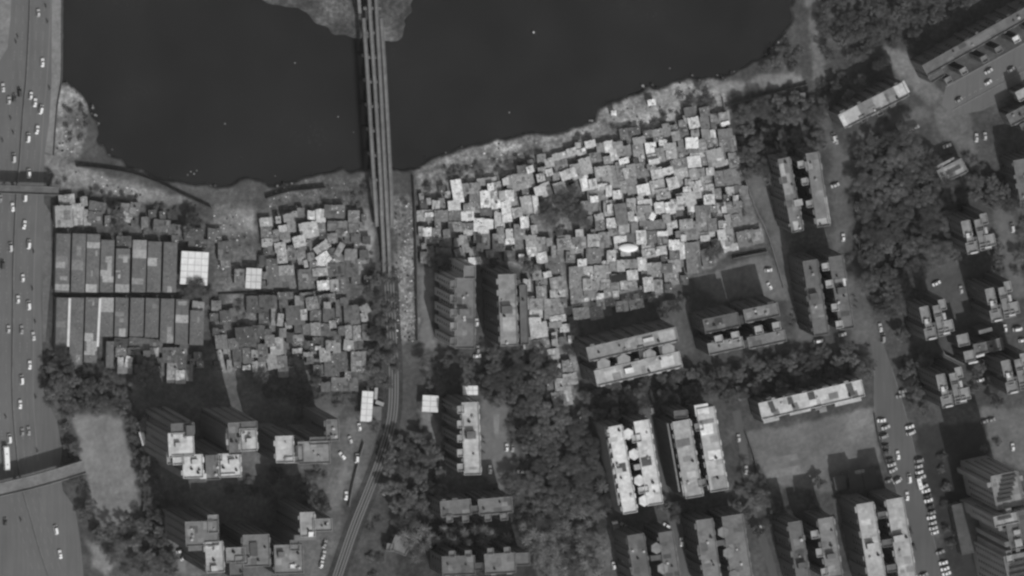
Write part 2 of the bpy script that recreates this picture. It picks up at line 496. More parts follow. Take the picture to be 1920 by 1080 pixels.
for t in range(0, 22):
    a = t * 12
    ribbon(mb, [(1795 + a * .87, 190 - a * .47), (1800 + a * .87, 187.3 - a * .47)], 0.15, 0.08, lin(160))
struct(mb.build('road_lane_lines', M['flat']))
mb = MB()
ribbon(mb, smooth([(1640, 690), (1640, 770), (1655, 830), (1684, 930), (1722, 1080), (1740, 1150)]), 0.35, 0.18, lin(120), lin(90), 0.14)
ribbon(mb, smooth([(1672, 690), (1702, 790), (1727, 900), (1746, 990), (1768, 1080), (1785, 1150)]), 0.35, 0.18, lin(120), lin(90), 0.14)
struct(mb.build('street_kerb', M['stain']))
mb = MB()
ribbon(mb, smooth([(1200, 735), (1212, 770), (1228, 830), (1240, 900), (1262, 980), (1285, 1060), (1300, 1120)]), 4.5, 0.04, lin(92))
ribbon(mb, smooth([(1380, 770), (1392, 830), (1400, 890), (1410, 960), (1440, 1040), (1460, 1120)]), 4.5, 0.045, lin(86))
struct(mb.build('service_road', M['asphalt']))

# ------------------------------------------------------------------ overpasses
def deck(name, pts, w, z, v, lab, cat, rail=True, pillars=(), curb=0.9):
    root = empty(name, P(pts[0][0], pts[0][1], 0))
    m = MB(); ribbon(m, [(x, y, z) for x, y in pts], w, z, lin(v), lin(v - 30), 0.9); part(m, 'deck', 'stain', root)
    for s_ in (-1, 1):
        m = MB()
        q = [Vector(P(x, y, z)) for x, y in pts]
        d = (q[-1] - q[0]).normalized(); n = Vector((-d.y, d.x, 0)) * (w / 2 - 0.12) * s_
        for i in range(len(q) - 1):
            a, b = q[i] + n, q[i + 1] + n
            mid = (a + b) / 2; L_ = (b - a).length
            m.box(mid.x, mid.y, L_, 0.24, z + 0.01, z + curb, lin(v + 22), math.atan2((b - a).y, (b - a).x))
        part(m, 'parapet', 'stain', root)
    for (x, y) in pillars:
        p = P(x, y, z)
        m = MB(); m.box(p[0], p[1], 1.0, w * 0.6, -0.3, z - 0.9, lin(120)); part(m, 'pillar', 'stain', root)
    label(root, lab, cat)
    return root
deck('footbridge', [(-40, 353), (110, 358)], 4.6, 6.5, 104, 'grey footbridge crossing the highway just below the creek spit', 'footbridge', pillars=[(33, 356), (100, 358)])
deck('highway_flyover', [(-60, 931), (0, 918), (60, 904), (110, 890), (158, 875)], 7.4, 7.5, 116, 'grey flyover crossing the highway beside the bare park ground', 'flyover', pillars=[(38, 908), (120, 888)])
# foot of the flyover as an embankment ramp
# ------------------------------------------------------------------ railway bridge and tracks
DECKS = [
    [(682, 34, 7), (690.5, 157, 7), (701, 333, 7), (704.5, 385, 6), (707, 425, 3)],
    [(691, -60, 7), (693.5, 15, 7), (703, 157, 7), (713.5, 333, 7), (716, 400, 6), (719, 460, 3), (721, 520, 1.2)],
    [(703.5, -60, 7), (706, 15, 7), (713.8, 157, 7), (722.5, 333, 7), (726, 400, 6), (729, 460, 3), (731, 520, 1.2)],
    [(715, 34, 7), (723, 157, 7), (732.5, 333, 7), (734.5, 385, 6), (735, 425, 3)]]
root = empty('railway_bridge', P(700, 150, 0))
for k, pts in enumerate(DECKS):
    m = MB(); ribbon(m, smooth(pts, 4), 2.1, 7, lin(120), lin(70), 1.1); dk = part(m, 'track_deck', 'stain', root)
    for s_ in (-1, 1):
        m = MB(); q = [(x + s_ * 2.4, y, z + 0.18) for x, y, z in smooth(pts, 4)]
        ribbon(m, q, 0.14, 7, lin(85), lin(60), 0.16)
        part(m, 'rail', 'flat', root, dk)
for k, y in enumerate(range(-30, 340, 46)):
    pts = [(d[0][0] + (d[-1][0] - d[0][0]) * 0, 0) for d in DECKS]
    x0 = 682 + (y - 34) * 0.0636 + 1; x1 = x0 + 33
    a, b = P(x0, y, 6), P(x1, y, 6)
    m = MB(); m.box((a[0] + b[0]) / 2, a[1], b[0] - a[0], 1.6, -4, 5.8, lin(110)); part(m, 'pier', 'stain', root)
label(root, 'four-track concrete railway bridge spanning the dark creek', 'railway bridge')
# old abutment stub left of the bridge
m = MB(); ribbon(m, [(672.5, -60, 6), (673, 0, 6), (675, 25, 6)], 1.8, 6, lin(122), lin(70), 6.5)
label(m.build('approach_deck', M['stain']), 'short pale approach deck ending on the mud peninsula beside the railway bridge', 'ramp')
TR1 = smooth([(724, 520, .5), (729, 620, .4), (733, 700, .4), (730, 780, .4), (712, 850, .4), (690, 910, .4), (660, 985, .4), (634, 1060, .4), (604, 1150, .4)])
TR2 = [(x + 10.5, y + 1, z) for x, y, z in TR1]
m = MB()
ribbon(m, [(x + 5, y, 0.12) for x, y, z in TR1], 10.5, 0.12, lin(60))
struct(m.build('ballast_bed', M['ground']))
me = bpy.data.objects['ballast_bed'].data
a = me.attributes.new('amp', 'FLOAT', 'POINT'); a.data.foreach_set('value', np.full(len(me.vertices), 1.2, np.float32))
for k, t in enumerate((TR1, TR2)):
    root = empty('railway_track', P(t[0][0], t[0][1], 0))
    m = MB()
    for s_ in (-1, 1):
        ribbon(m, [(x + s_ * 2.6, y, 0.42) for x, y, z in t], 0.8, 0.42, lin(116), lin(70), 0.2)
        rl = m; part(m, 'rail', 'flat', root); m = MB()
    m = MB()
    for i in range(len(t) - 1):
        for q in range(14):
            f = q / 14
            x = t[i][0] + (t[i + 1][0] - t[i][0]) * f; y = t[i][1] + (t[i + 1][1] - t[i][1]) * f
            p = P(x, y, 0.3)
            d = math.atan2(-(t[i + 1][1] - t[i][1]), t[i + 1][0] - t[i][0])
            m.box(p[0], p[1], 0.25, 2.5, 0.13, 0.28, lin(80), d)
    part(m, 'sleeper_bed', 'stain', root)
    label(root, ['left railway track curving down from the bridge past the clubhouse', 'right railway track curving down from the bridge past the clubhouse'][k], 'railway track', 'railway tracks on land')

# walls and fences
def wall_line(name, pts, h, w, v, lab, cat='wall', sm=True):
    m = MB(); ribbon(m, smooth(pts) if sm else pts, w, h, lin(v), lin(v), h + 0.4)
    label(m.build(name, M['stain']), lab, cat)
wall_line('retaining_wall', [(145, 312), (200, 318), (250, 327), (300, 345), (340, 365), (398, 392)], 2.6, 0.7, 70, 'long dark retaining wall curving along the creek below the spit', 'retaining wall')
wall_line('retaining_wall', [(500, 372), (540, 360), (575, 356), (612, 352)], 2.6, 0.6, 66, 'short dark retaining wall on the bank left of the railway bridge', 'retaining wall')
wall_line('boundary_wall', [(776, 330), (779, 400), (782, 500), (784, 640)], 2.8, 0.3, 100, 'straight boundary wall between the railway and the toothed grey block', 'wall')
wall_line('boundary_wall', [(1355, 182), (1370, 250), (1392, 320), (1415, 385), (1440, 440), (1470, 540)], 2.2, 0.3, 128, 'pale boundary wall along the right edge of the settlement', 'wall')
wall_line('boundary_wall', [(1398, 810), (1412, 850), (1422, 885), (1440, 910)], 2.0, 0.3, 90, 'wall along the left side of the playground', 'wall')
wall_line('boundary_wall', [(262, 880), (268, 905), (272, 930), (268, 960)], 2.0, 0.3, 80, 'wall on the right edge of the bare park ground', 'wall')
wall_line('boundary_wall', [(683, 830), (672, 870), (662, 910), (655, 950)], 2.0, 0.4, 120, 'pale wall between the car yard and the curved rail tracks', 'wall')
wall_line('boundary_wall', [(1375, 485), (1440, 472)], 2.0, 0.3, 110, 'short wall under the walled lot by the wood', 'wall', False)
wall_line('boundary_wall', [(1360, 200), (1515, 158)], 2.0, 0.3, 80, 'dark wall between the pale creek path and the wood', 'wall', False)
wall_line('boundary_wall', [(1640, 775), (1650, 830), (1668, 885)], 1.6, 0.3, 90, 'wall between the playground and the parking street', 'wall')
wall_line('boundary_wall', [(1758, 640), (1772, 665), (1808, 683)], 2.5, 0.5, 125, 'pale bent wall among the stepped point blocks', 'wall', False)
for k, (p, lab) in enumerate([([(100, 555), (230, 553), (335, 553)], 'ditch wall between the two rows of barracks'), ([(410, 552), (520, 548), (600, 546), (640, 560), (690, 585)], 'ditch wall crossing the settlement left of the tracks')]):
    wall_line('ditch_wall', p, 1.2, 0.4, 70, lab)

# thin air between the ground and the high camera
hz = bpy.data.materials.new('haze_air'); hz.use_nodes = True
hz.node_tree.nodes.remove(hz.node_tree.nodes['Principled BSDF'])
pv = hz.node_tree.nodes.new('ShaderNodeVolumePrincipled')
pv.inputs['Color'].default_value = (1, 1, 1, 1); pv.inputs['Density'].default_value = 1.9e-6; pv.inputs['Anisotropy'].default_value = 0.0
hz.node_tree.links.new(pv.outputs[0], hz.node_tree.nodes['Material Output'].inputs['Volume'])
m = MB(); m.box(0, 0, 36000, 36000, -5, H + 60, 0)
struct(m.build('haze', hz), 'stuff')
# ------------------------------------------------------------------ shanties: (tile origin x, y, scale), then centre u, v, width, depth, turn, tone of each roof
TILES = [
(780, 250, 6, '''465,650,105,235,8,222;430,810,125,90,5,200;355,690,50,55,0,150;225,805,75,80,0,170;290,790,60,100,5,120;115,925,200,105,2,152;
155,915,95,30,2,215;285,930,140,110,2,122;445,920,140,100,0,112;580,930,130,85,3,215;620,620,200,100,5,132;800,540,210,60,8,142;665,700,115,170,0,118;
625,840,170,90,0,138;780,740,100,170,3,220;840,600,60,60,5,220;890,640,140,160,8,152;900,780,100,110,8,210;970,700,60,90,5,170;1050,700,90,100,3,198;
1020,880,100,220,5,212;940,980,100,160,3,178;1090,790,90,90,10,148;1140,890,100,90,10,165;790,870,130,90,0,98;1170,540,300,165,14,144;1010,540,60,60,10,185;
710,1030,110,130,0,216;820,1020,90,90,0,214;440,1050,140,90,0,142;580,1060,130,80,0,114'''),
(780, 400, 6, '''125,210,90,80,0,212;235,230,90,110,0,128;345,230,70,80,5,190;60,200,50,90,5,148;760,200,110,80,0,204;600,215,120,40,0,180;785,320,80,150,0,190;
930,330,130,180,3,154;1050,230,70,90,3,198;1055,315,90,45,5,225;1165,210,110,150,0,134;310,420,160,50,-3,104;530,300,80,90,0,148;650,440,90,100,10,150;
560,390,70,80,10,138;720,380,70,80,-10,160;660,535,130,60,3,228;130,500,150,110,0,108;610,640,110,140,0,138;530,560,80,60,0,138;460,330,50,80,0,128;690,280,70,90,0,108;
180,300,150,60,0,118;480,440,80,70,20,125;950,200,70,60,0,140'''),
(980, 250, 6, '''85,405,70,60,15,208;70,820,150,220,12,163;150,800,50,180,8,205;20,1000,80,110,5,202;180,650,80,90,15,198;260,630,110,130,20,184;205,500,80,70,10,184;
300,440,70,60,15,188;220,420,80,60,10,148;300,330,90,80,15,170;420,255,160,60,15,165;550,210,100,70,15,168;660,210,90,50,15,180;760,120,110,60,12,188;430,370,150,120,15,124;
515,460,170,90,20,205;420,620,130,120,15,204;600,430,100,150,12,148;710,370,120,170,15,165;700,560,90,150,15,204;790,570,80,100,10,198;820,270,120,90,10,124;
910,480,170,200,8,160;1030,500,90,250,8,138;1110,440,90,220,10,128;970,150,90,110,8,198;1030,240,80,110,10,188;880,160,90,90,10,138;1070,130,100,60,8,144;
1130,200,130,90,10,132;960,300,90,70,12,144;1140,310,100,45,15,225;1165,450,50,100,15,178;800,690,130,120,5,138;805,740,80,50,5,220;910,680,80,120,3,138;
900,600,100,50,5,194;970,650,60,110,3,203;1065,690,90,80,3,203;1150,600,100,120,10,134;980,840,130,160,3,138;975,850,40,80,0,200;1100,880,110,180,5,114;
1010,1010,120,90,3,204;1140,1060,110,80,0,148;880,1020,80,100,0,124;860,940,90,50,10,170;790,840,110,120,5,128;700,820,80,100,5,120'''),
(1100, 200, 6, '''420,310,80,110,10,104;535,290,130,100,8,90;690,310,90,70,10,114;800,290,120,60,12,144;900,260,70,120,12,138;990,290,80,150,12,138;590,380,130,60,12,144;
430,490,130,100,8,124;580,490,110,130,8,138;620,570,60,150,8,148;725,480,110,130,8,224;740,570,110,40,8,170;760,620,110,40,10,200;830,540,90,130,5,138;860,430,80,100,5,200;
730,675,90,50,8,128;950,500,110,160,5,164;1075,530,120,130,0,118;1040,640,180,90,12,116;890,730,160,60,15,208;790,750,120,100,12,184;1060,740,150,120,10,174;
970,860,110,110,15,200;500,720,90,120,8,148;600,720,90,150,8,124;510,890,110,170,10,128;640,935,130,110,12,220;800,900,150,130,12,163;860,980,150,100,10,158;
1130,930,80,40,5,200;1140,850,60,60,0,150;1030,840,90,100,8,148'''),
(1260, 180, 6, '''245,300,110,100,12,204;225,530,130,100,3,225;240,610,130,50,0,108;250,740,140,110,8,204;280,665,140,40,10,180;590,250,110,120,8,134;600,310,85,25,15,225;
120,410,120,80,10,108;45,450,80,90,10,144;340,560,90,130,8,138;460,545,110,120,12,128;380,430,80,100,8,134;460,425,50,70,5,188;610,500,150,240,8,116;690,560,60,200,10,130;
700,720,110,150,8,130;490,690,180,170,12,154;560,760,140,40,15,165;380,690,90,160,8,130;430,850,80,70,5,184;240,880,80,110,8,148;320,860,90,80,8,128;680,920,170,190,8,116;
540,930,110,150,5,124;260,990,130,50,12,184;370,960,120,90,10,148;160,260,40,80,20,160;200,180,110,90,10,100;370,180,100,90,10,112;370,300,90,110,5,120;120,310,80,60,5,130;260,420,80,60,5,135'''),
(1260, 340, 6, '''315,110,140,130,8,174;430,100,80,120,8,164;160,200,200,130,10,174;420,205,110,90,5,204;90,210,60,70,5,195;350,360,160,160,4,114;450,290,100,100,4,124;
220,300,80,70,5,184;560,300,90,100,8,168;585,315,40,50,5,190;520,140,60,100,5,144;700,320,150,170,6,118;740,260,90,60,8,125;160,480,140,90,5,148;200,560,200,180,8,128;
130,640,50,60,0,194;355,500,110,130,5,128;455,490,90,130,3,118;590,500,120,100,3,164;640,620,90,200,5,148;560,600,80,100,10,190;620,720,100,120,20,188;700,740,80,60,10,174;
375,640,100,50,3,188;360,605,100,40,3,138;830,640,180,160,12,116;960,620,120,140,12,128;240,860,150,330,5,124;60,290,130,60,5,184;400,860,120,180,10,104;720,420,80,80,10,128;630,420,50,80,20,150'''),
(1100, 360, 6, '''505,160,95,150,3,164;655,125,150,60,8,204;820,180,100,110,8,198;940,180,100,120,10,198;990,105,80,30,8,180;740,275,50,60,-30,238;650,190,150,60,4,144;
610,260,90,100,5,144;720,260,100,70,4,128;390,250,120,220,8,116;530,320,80,60,3,208;500,270,60,80,5,170;150,370,90,100,0,128;540,400,70,90,3,124;740,380,280,110,3,116;
960,370,110,60,8,184;900,300,80,80,6,144;305,430,110,110,0,138;420,420,110,110,3,154;195,540,110,160,3,134;75,545,120,120,3,164;345,535,70,60,5,205;415,530,60,55,5,200;
615,510,100,130,3,210;730,505,120,110,2,114;855,485,110,70,5,208;930,450,60,50,4,180;440,690,100,40,4,160;715,600,180,80,3,168;700,690,140,80,10,165;840,680,110,40,12,204;
840,640,100,40,5,170;860,560,110,90,5,118;985,595,110,95,2,212;990,700,100,120,3,114;1075,660,50,170,3,190;280,730,90,130,0,174;80,720,160,160,0,114;
900,860,120,80,3,100;990,830,130,120,5,148;960,960,160,150,5,138'''),
(1040, 440, 6, '''245,480,150,230,2,134;250,700,130,200,4,128;380,430,120,130,2,178;370,560,90,110,2,164;495,430,90,150,2,152;590,420,80,130,2,154;480,570,120,90,3,144;
575,560,100,100,0,148;665,360,90,90,3,134;745,350,80,110,3,164;820,330,70,80,3,148;890,330,80,80,3,134;985,330,90,130,3,194;875,455,110,90,6,194;790,560,90,100,4,170;
870,550,100,90,8,148;680,590,90,90,3,138;1055,560,100,140,5,188;1120,400,150,150,3,134;1150,580,120,130,3,138;350,740,80,120,5,168;520,750,85,160,3,208;440,720,80,150,3,138;
620,710,110,170,5,138;690,680,60,80,5,174;850,680,210,110,10,128;920,690,50,40,10,180;1000,650,70,130,5,118;300,885,170,110,8,214;470,880,140,130,12,144;760,805,130,95,3,206;
920,780,150,90,12,194;190,250,110,110,0,118;240,160,120,80,5,148;310,315,90,60,3,210;110,80,140,120,5,138;250,70,90,70,5,120;380,660,90,60,5,125'''),
(940, 400, 6, '''260,90,90,90,5,198;340,310,120,110,5,154;345,430,100,90,10,198;445,360,90,170,0,144;455,500,110,100,8,204;590,430,40,120,0,138;580,580,160,180,8,110;
630,790,150,130,8,138;520,690,80,50,15,194;635,900,160,70,5,174;600,1020,260,120,3,128;680,350,90,110,5,134;790,350,120,100,5,128;900,330,100,110,5,138;290,810,70,120,3,168;
330,1010,80,120,5,168;450,890,100,130,4,128;370,180,60,80,10,160;90,480,110,110,3,95;540,320,60,70,10,140'''),
(940, 560, 4.909, '''320,50,110,90,3,138;320,140,110,60,3,188;310,200,100,40,3,188;500,90,200,170,3,128;520,185,140,45,8,178;345,290,150,130,5,188;400,410,80,80,15,124;
340,440,80,110,5,164;585,270,85,60,5,184;500,240,110,40,6,138;480,510,100,80,8,160;500,660,85,100,2,164;440,670,40,130,2,128;610,620,90,90,5,134;635,740,120,90,10,160;
535,790,70,100,2,158;535,930,120,130,12,126;615,890,60,160,8,148;245,410,80,90,10,154;450,790,50,80,3,105'''),
(470, 370, 5.217, '''150,245,110,75,8,168;155,340,100,90,3,108;160,445,95,65,2,158;270,220,40,50,5,158;325,310,90,60,8,178;335,375,90,60,5,128;350,410,70,40,5,158;
370,200,90,60,8,138;400,290,70,90,8,134;420,165,60,40,8,148;240,410,70,80,5,118;290,490,100,80,8,168;310,580,90,110,3,163;595,175,65,70,0,184;685,180,80,110,3,188;
570,320,170,140,12,173;685,290,80,90,5,124;475,430,110,90,15,188;405,540,80,120,0,118;500,580,80,130,10,134;540,650,30,60,10,164;820,140,190,110,-2,100;1010,195,100,115,0,128;
860,280,210,80,0,118;900,350,130,60,0,114;800,400,90,80,5,118;700,490,150,70,38,168;715,600,120,90,35,203;695,670,100,60,0,184;680,730,140,60,5,148;830,620,140,100,10,110;
830,710,160,110,5,94;870,510,50,120,-30,148;980,560,110,90,0,118;215,740,110,260,3,104;350,715,140,80,3,148;350,810,140,120,3,110;535,800,130,180,5,104;715,860,115,75,5,198;
820,860,70,100,3,148;885,860,90,150,2,104;980,670,130,200,3,96;500,490,80,70,10,110;250,350,60,50,5,125;1010,300,90,70,3,112;590,580,60,60,10,118'''),
(500, 530, 5.4, '''40,200,120,110,0,98;75,340,45,170,0,148;140,375,50,110,-5,158;170,210,80,70,3,98;190,130,150,50,3,98;330,180,80,80,3,148;400,140,120,60,3,104;
460,210,110,110,8,138;610,160,160,70,8,108;615,230,60,50,4,158;290,330,180,180,3,106;375,325,55,90,3,188;495,340,100,110,0,110;630,330,110,120,0,104;720,260,30,150,0,108;
870,330,160,190,3,106;220,430,60,50,5,163;410,470,80,90,3,118;495,470,90,110,3,144;590,480,100,110,0,104;670,420,60,60,5,148;680,550,130,100,4,104;760,490,60,80,4,104;
830,500,60,120,2,144;925,520,90,160,2,146;320,560,100,50,3,134;320,610,110,70,3,108;540,600,140,80,0,98;430,640,100,90,0,82;650,640,90,90,0,144;710,660,70,90,3,148;
840,635,110,90,-8,158;590,730,100,120,5,163;930,640,80,60,3,98;310,690,90,30,3,168;420,725,90,25,3,148;520,662,50,20,3,178;660,830,140,220,0,104;930,770,140,130,0,134;
930,860,140,60,2,148;950,930,160,90,3,90;790,1030,260,120,0,112;330,830,90,90,3,84;1045,530,50,90,0,138;990,500,40,150,0,118;1000,270,80,80,30,148;990,350,60,70,10,165;770,800,80,180,2,100;240,560,70,90,0,80'''),
(380, 530, 5.4, '''510,220,120,150,0,94;650,190,150,110,0,94;620,340,90,130,0,94;230,350,100,120,5,94;430,520,180,120,5,88;560,500,130,120,0,94;480,640,190,100,4,92;
750,640,120,150,3,168;730,790,150,140,10,163;610,720,90,180,3,104;600,860,70,100,5,148;680,590,90,100,5,128;460,740,100,140,3,118;525,720,55,60,3,163;530,850,50,90,3,153;
445,860,70,30,3,163;190,600,110,120,4,123;240,650,60,100,3,153;190,800,40,220,15,153;270,840,40,100,0,148;810,850,90,200,5,123;300,330,60,120,3,110;310,620,90,90,8,112;380,600,60,90,5,100;350,740,80,120,4,100'''),
(90, 350, 5.4, '''190,130,150,80,5,150;160,300,160,200,2,152;210,350,100,90,2,128;305,280,110,200,2,168;365,150,60,80,5,138;395,310,60,140,3,152;500,205,160,85,-8,100;480,310,130,100,-3,100;
820,230,160,100,-6,120;800,310,100,70,-25,160;605,350,50,100,0,112;880,220,90,100,-10,112;980,370,60,110,0,112;770,560,140,100,0,92'''),
(260, 370, 5.4, '''235,290,160,110,-4,96;370,330,120,90,-4,90;770,390,130,130,-2,96;600,470,180,80,-2,84;870,540,120,170,0,94;1020,800,90,130,0,112;880,650,90,120,4,104;370,420,60,60,0,100;560,380,180,110,0,84'''),
(90, 540, 5.4, '''1520,200,110,110,-5,150;740,555,130,80,-5,76;745,650,110,80,0,124;735,740,50,60,0,188;815,750,60,100,-14,186;780,820,140,80,-3,134;1000,665,60,50,0,193;1075,655,80,80,0,170;
990,575,330,110,-5,104;1255,680,180,140,0,106;1370,690,80,240,-5,98;1260,860,100,190,0,150;1345,900,90,120,0,194;1430,860,60,150,0,128;300,720,50,80,0,130;870,640,120,60,0,96;1000,720,170,70,0,92'''),
]
HUTS = []
for x0, y0, s, txt in TILES:
    for e in txt.replace('\n', '').split(';'):
        u, v, w, h, a, val = map(float, e.split(','))
        if x0 + u / s < 700 and y0 + v / s > 555: val *= .93
        HUTS.append([x0 + u / s, y0 + v / s, w / s, h / s, a, val])
HUTS += [[1151, 212, 8, 6, 0, 226], [1222, 192, 13, 8, 8, 232]]
# a thin raster of what is roofed, to find the gaps between the roofs
OC = np.zeros((900, 1500), bool)
YY, XX = np.mgrid[0:900, 0:1500]
def stamp(cx, cy, w, h, a, test=False):
    r = int(max(w, h) / 2 + 3)
    x0, x1, y0, y1 = int(cx) - r, int(cx) + r, int(cy) - r, int(cy) + r
    X = XX[y0:y1, x0:x1] - cx; Y = YY[y0:y1, x0:x1] - cy
    c, s_ = math.cos(math.radians(a)), math.sin(math.radians(a))
    U = X * c - Y * s_; V = X * s_ + Y * c
    m = (abs(U) < w / 2) & (abs(V) < h / 2)
    if test:
        return OC[y0:y1, x0:x1][m].mean() if m.any() else 1
    OC[y0:y1, x0:x1] |= m
for hh in HUTS:
    stamp(*hh[:5])
SLUM = [[(787, 370), (840, 350), (960, 330), (1010, 292), (1100, 268), (1170, 250), (1250, 238), (1290, 225), (1365, 205), (1372, 250), (1392, 320), (1400, 360), (1395, 470),
         (1330, 480), (1290, 515), (1270, 548), (1225, 560), (1190, 580), (1130, 598), (1075, 595), (1075, 640), (1000, 650), (995, 500), (930, 480), (787, 470)],
        [(490, 400), (688, 395), (690, 540), (490, 545)], [(400, 565), (650, 560), (688, 590), (690, 720), (610, 730), (560, 690), (480, 705), (405, 690)],
        [(110, 375), (240, 385), (390, 430), (395, 470), (335, 440), (240, 430), (110, 425)], [(200, 640), (380, 660), (375, 700), (230, 700)]]
NOHUT = [[(1005, 375), (1040, 352), (1085, 350), (1108, 385), (1105, 430), (1060, 445), (1000, 430)], [(795, 500), (870, 480), (870, 520), (795, 520)], [(1310, 455), (1365, 460), (1350, 500), (1310, 495)],
         [(845, 430), (905, 430), (905, 470), (845, 470)], [(180, 385), (250, 385), (250, 440), (180, 440)], [(330, 390), (400, 400), (400, 440), (330, 440)], [(440, 560), (520, 570), (500, 620), (430, 620)]]
def inside(px, py, polys):
    X = np.array([px]); Y = np.array([py])
    return any(in_poly(X, Y, p)[0] for p in polys)
FILL = []
rf = random.Random(11)
for size in (14, 11, 8.5):
    for _ in range(2600):
        px, py = rf.uniform(100, 1440), rf.uniform(200, 740)
        w, h = size * rf.uniform(0.75, 1.2), size * rf.uniform(0.75, 1.2)
        if not inside(px, py, SLUM) or inside(px, py, NOHUT): continue
        a = rf.choice([3, 6, 10]) if px > 700 else rf.choice([-2, 0, 3])
        if stamp(px, py, w + 1, h + 1, a, True) > 0.03: continue
        stamp(px, py, w, h, a)
        v = rf.choice([88, 96, 104, 112, 120, 130, 145, 170]) if px > 700 else rf.choice([82, 90, 98, 106, 118])
        FILL.append([px, py, w, h, a, v])
def shanty_roof(mb, cx, cy, w, h, a, z, tone, rg, tilt):
    """sheets side by side along the width, following a single pitch"""
    n = max(2, int(w / 0.9)); k = 2 if h > 5 else 1
    c, s_ = math.cos(a), math.sin(a)
    def T(x, y, dz=0): return (cx + x * c - y * s_, cy + x * s_ + y * c, z + tilt * y + dz)
    k = max(2, int(h / 1.3)); blots = []; jt = [(rg.uniform(-.05, .4), rg.uniform(-.05, .4)) for _ in range(n)]
    for _ in range(rg.choice([0, 1, 2, 2, 3])):
        blots.append((rg.uniform(-.5, .5) * w, rg.uniform(-.5, .5) * h, rg.uniform(.15, .45) * w, rg.uniform(.15, .45) * h, rg.choice([.62, .75, .85, 1.15, 1.3, 1.5])))
    for i in range(n):
        for j in range(k):
            x0, x1 = -w / 2 + w * i / n, -w / 2 + w * (i + 1) / n
            y0, y1 = -h / 2 + h * j / k, -h / 2 + h * (j + 1) / k
            t = tone * rg.uniform(0.9, 1.08)
            if rg.random() < 0.06: t *= rg.choice([0.65, 0.8, 1.2])
            for bl in blots:
                if abs((x0 + x1) / 2 - bl[0]) < bl[2] / 1.6 and abs((-h / 2 + h * (j + .5) / k) - bl[1]) < bl[3] / 1.6: t *= bl[4]; break
            ya = y0 - (jt[i][0] if j == 0 else 0); yb = y1 + (jt[i][1] if j == k - 1 else 0)
            mb.face([T(x0, ya), T(x1, ya), T(x1, yb), T(x0, yb)], min(t, 0.85))
    e = 0.09
    q = [(-w / 2, -h / 2), (w / 2, -h / 2), (w / 2, h / 2), (-w / 2, h / 2)]
    for i in range(4):
        p, r = q[i], q[(i + 1) % 4]
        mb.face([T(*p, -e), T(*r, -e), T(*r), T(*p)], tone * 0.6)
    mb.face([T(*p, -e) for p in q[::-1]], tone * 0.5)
def shanty_walls(mb, cx, cy, w, h, a, z, tilt, wt):
    w, h = w - 0.35, h - 0.35
    mb.prism(rect(cx, cy, w, h, a), -0.3, [z + tilt * y - 0.1 for y in (-h / 2, -h / 2, h / 2, h / 2)], wt, wt, bottom=False)
def tone_word(v):
    return 'white' if v >= 196 else 'pale' if v >= 158 else 'light grey' if v >= 132 else 'mid grey' if v >= 108 else 'dark grey'
def shape_word(w, h):
    b = max(w, h) / min(w, h)
    area = w * h
    s_ = 'tiny' if area < 110 else 'small' if area < 230 else 'medium' if area < 480 else 'large'
    return ('narrow' if b > 2 else s_ + (' long' if b > 1.45 else ''))
rg = random.Random(5)
order = sorted(HUTS, key=lambda q: -q[2] * q[3])
SINGLE, REST = order[:292], order[292:] + FILL
HBASE = {}
for hh in SINGLE + REST:
    area = hh[2] * hh[3]
    hh[2] += 2.0; hh[3] += 2.2
    hh.append(2.1 + 1.0 * rg.random() + (0.35 if area < 200 else 0) + (0.4 if hh[5] > 190 else 0) + (1.3 if rg.random() < 0.12 else 0))
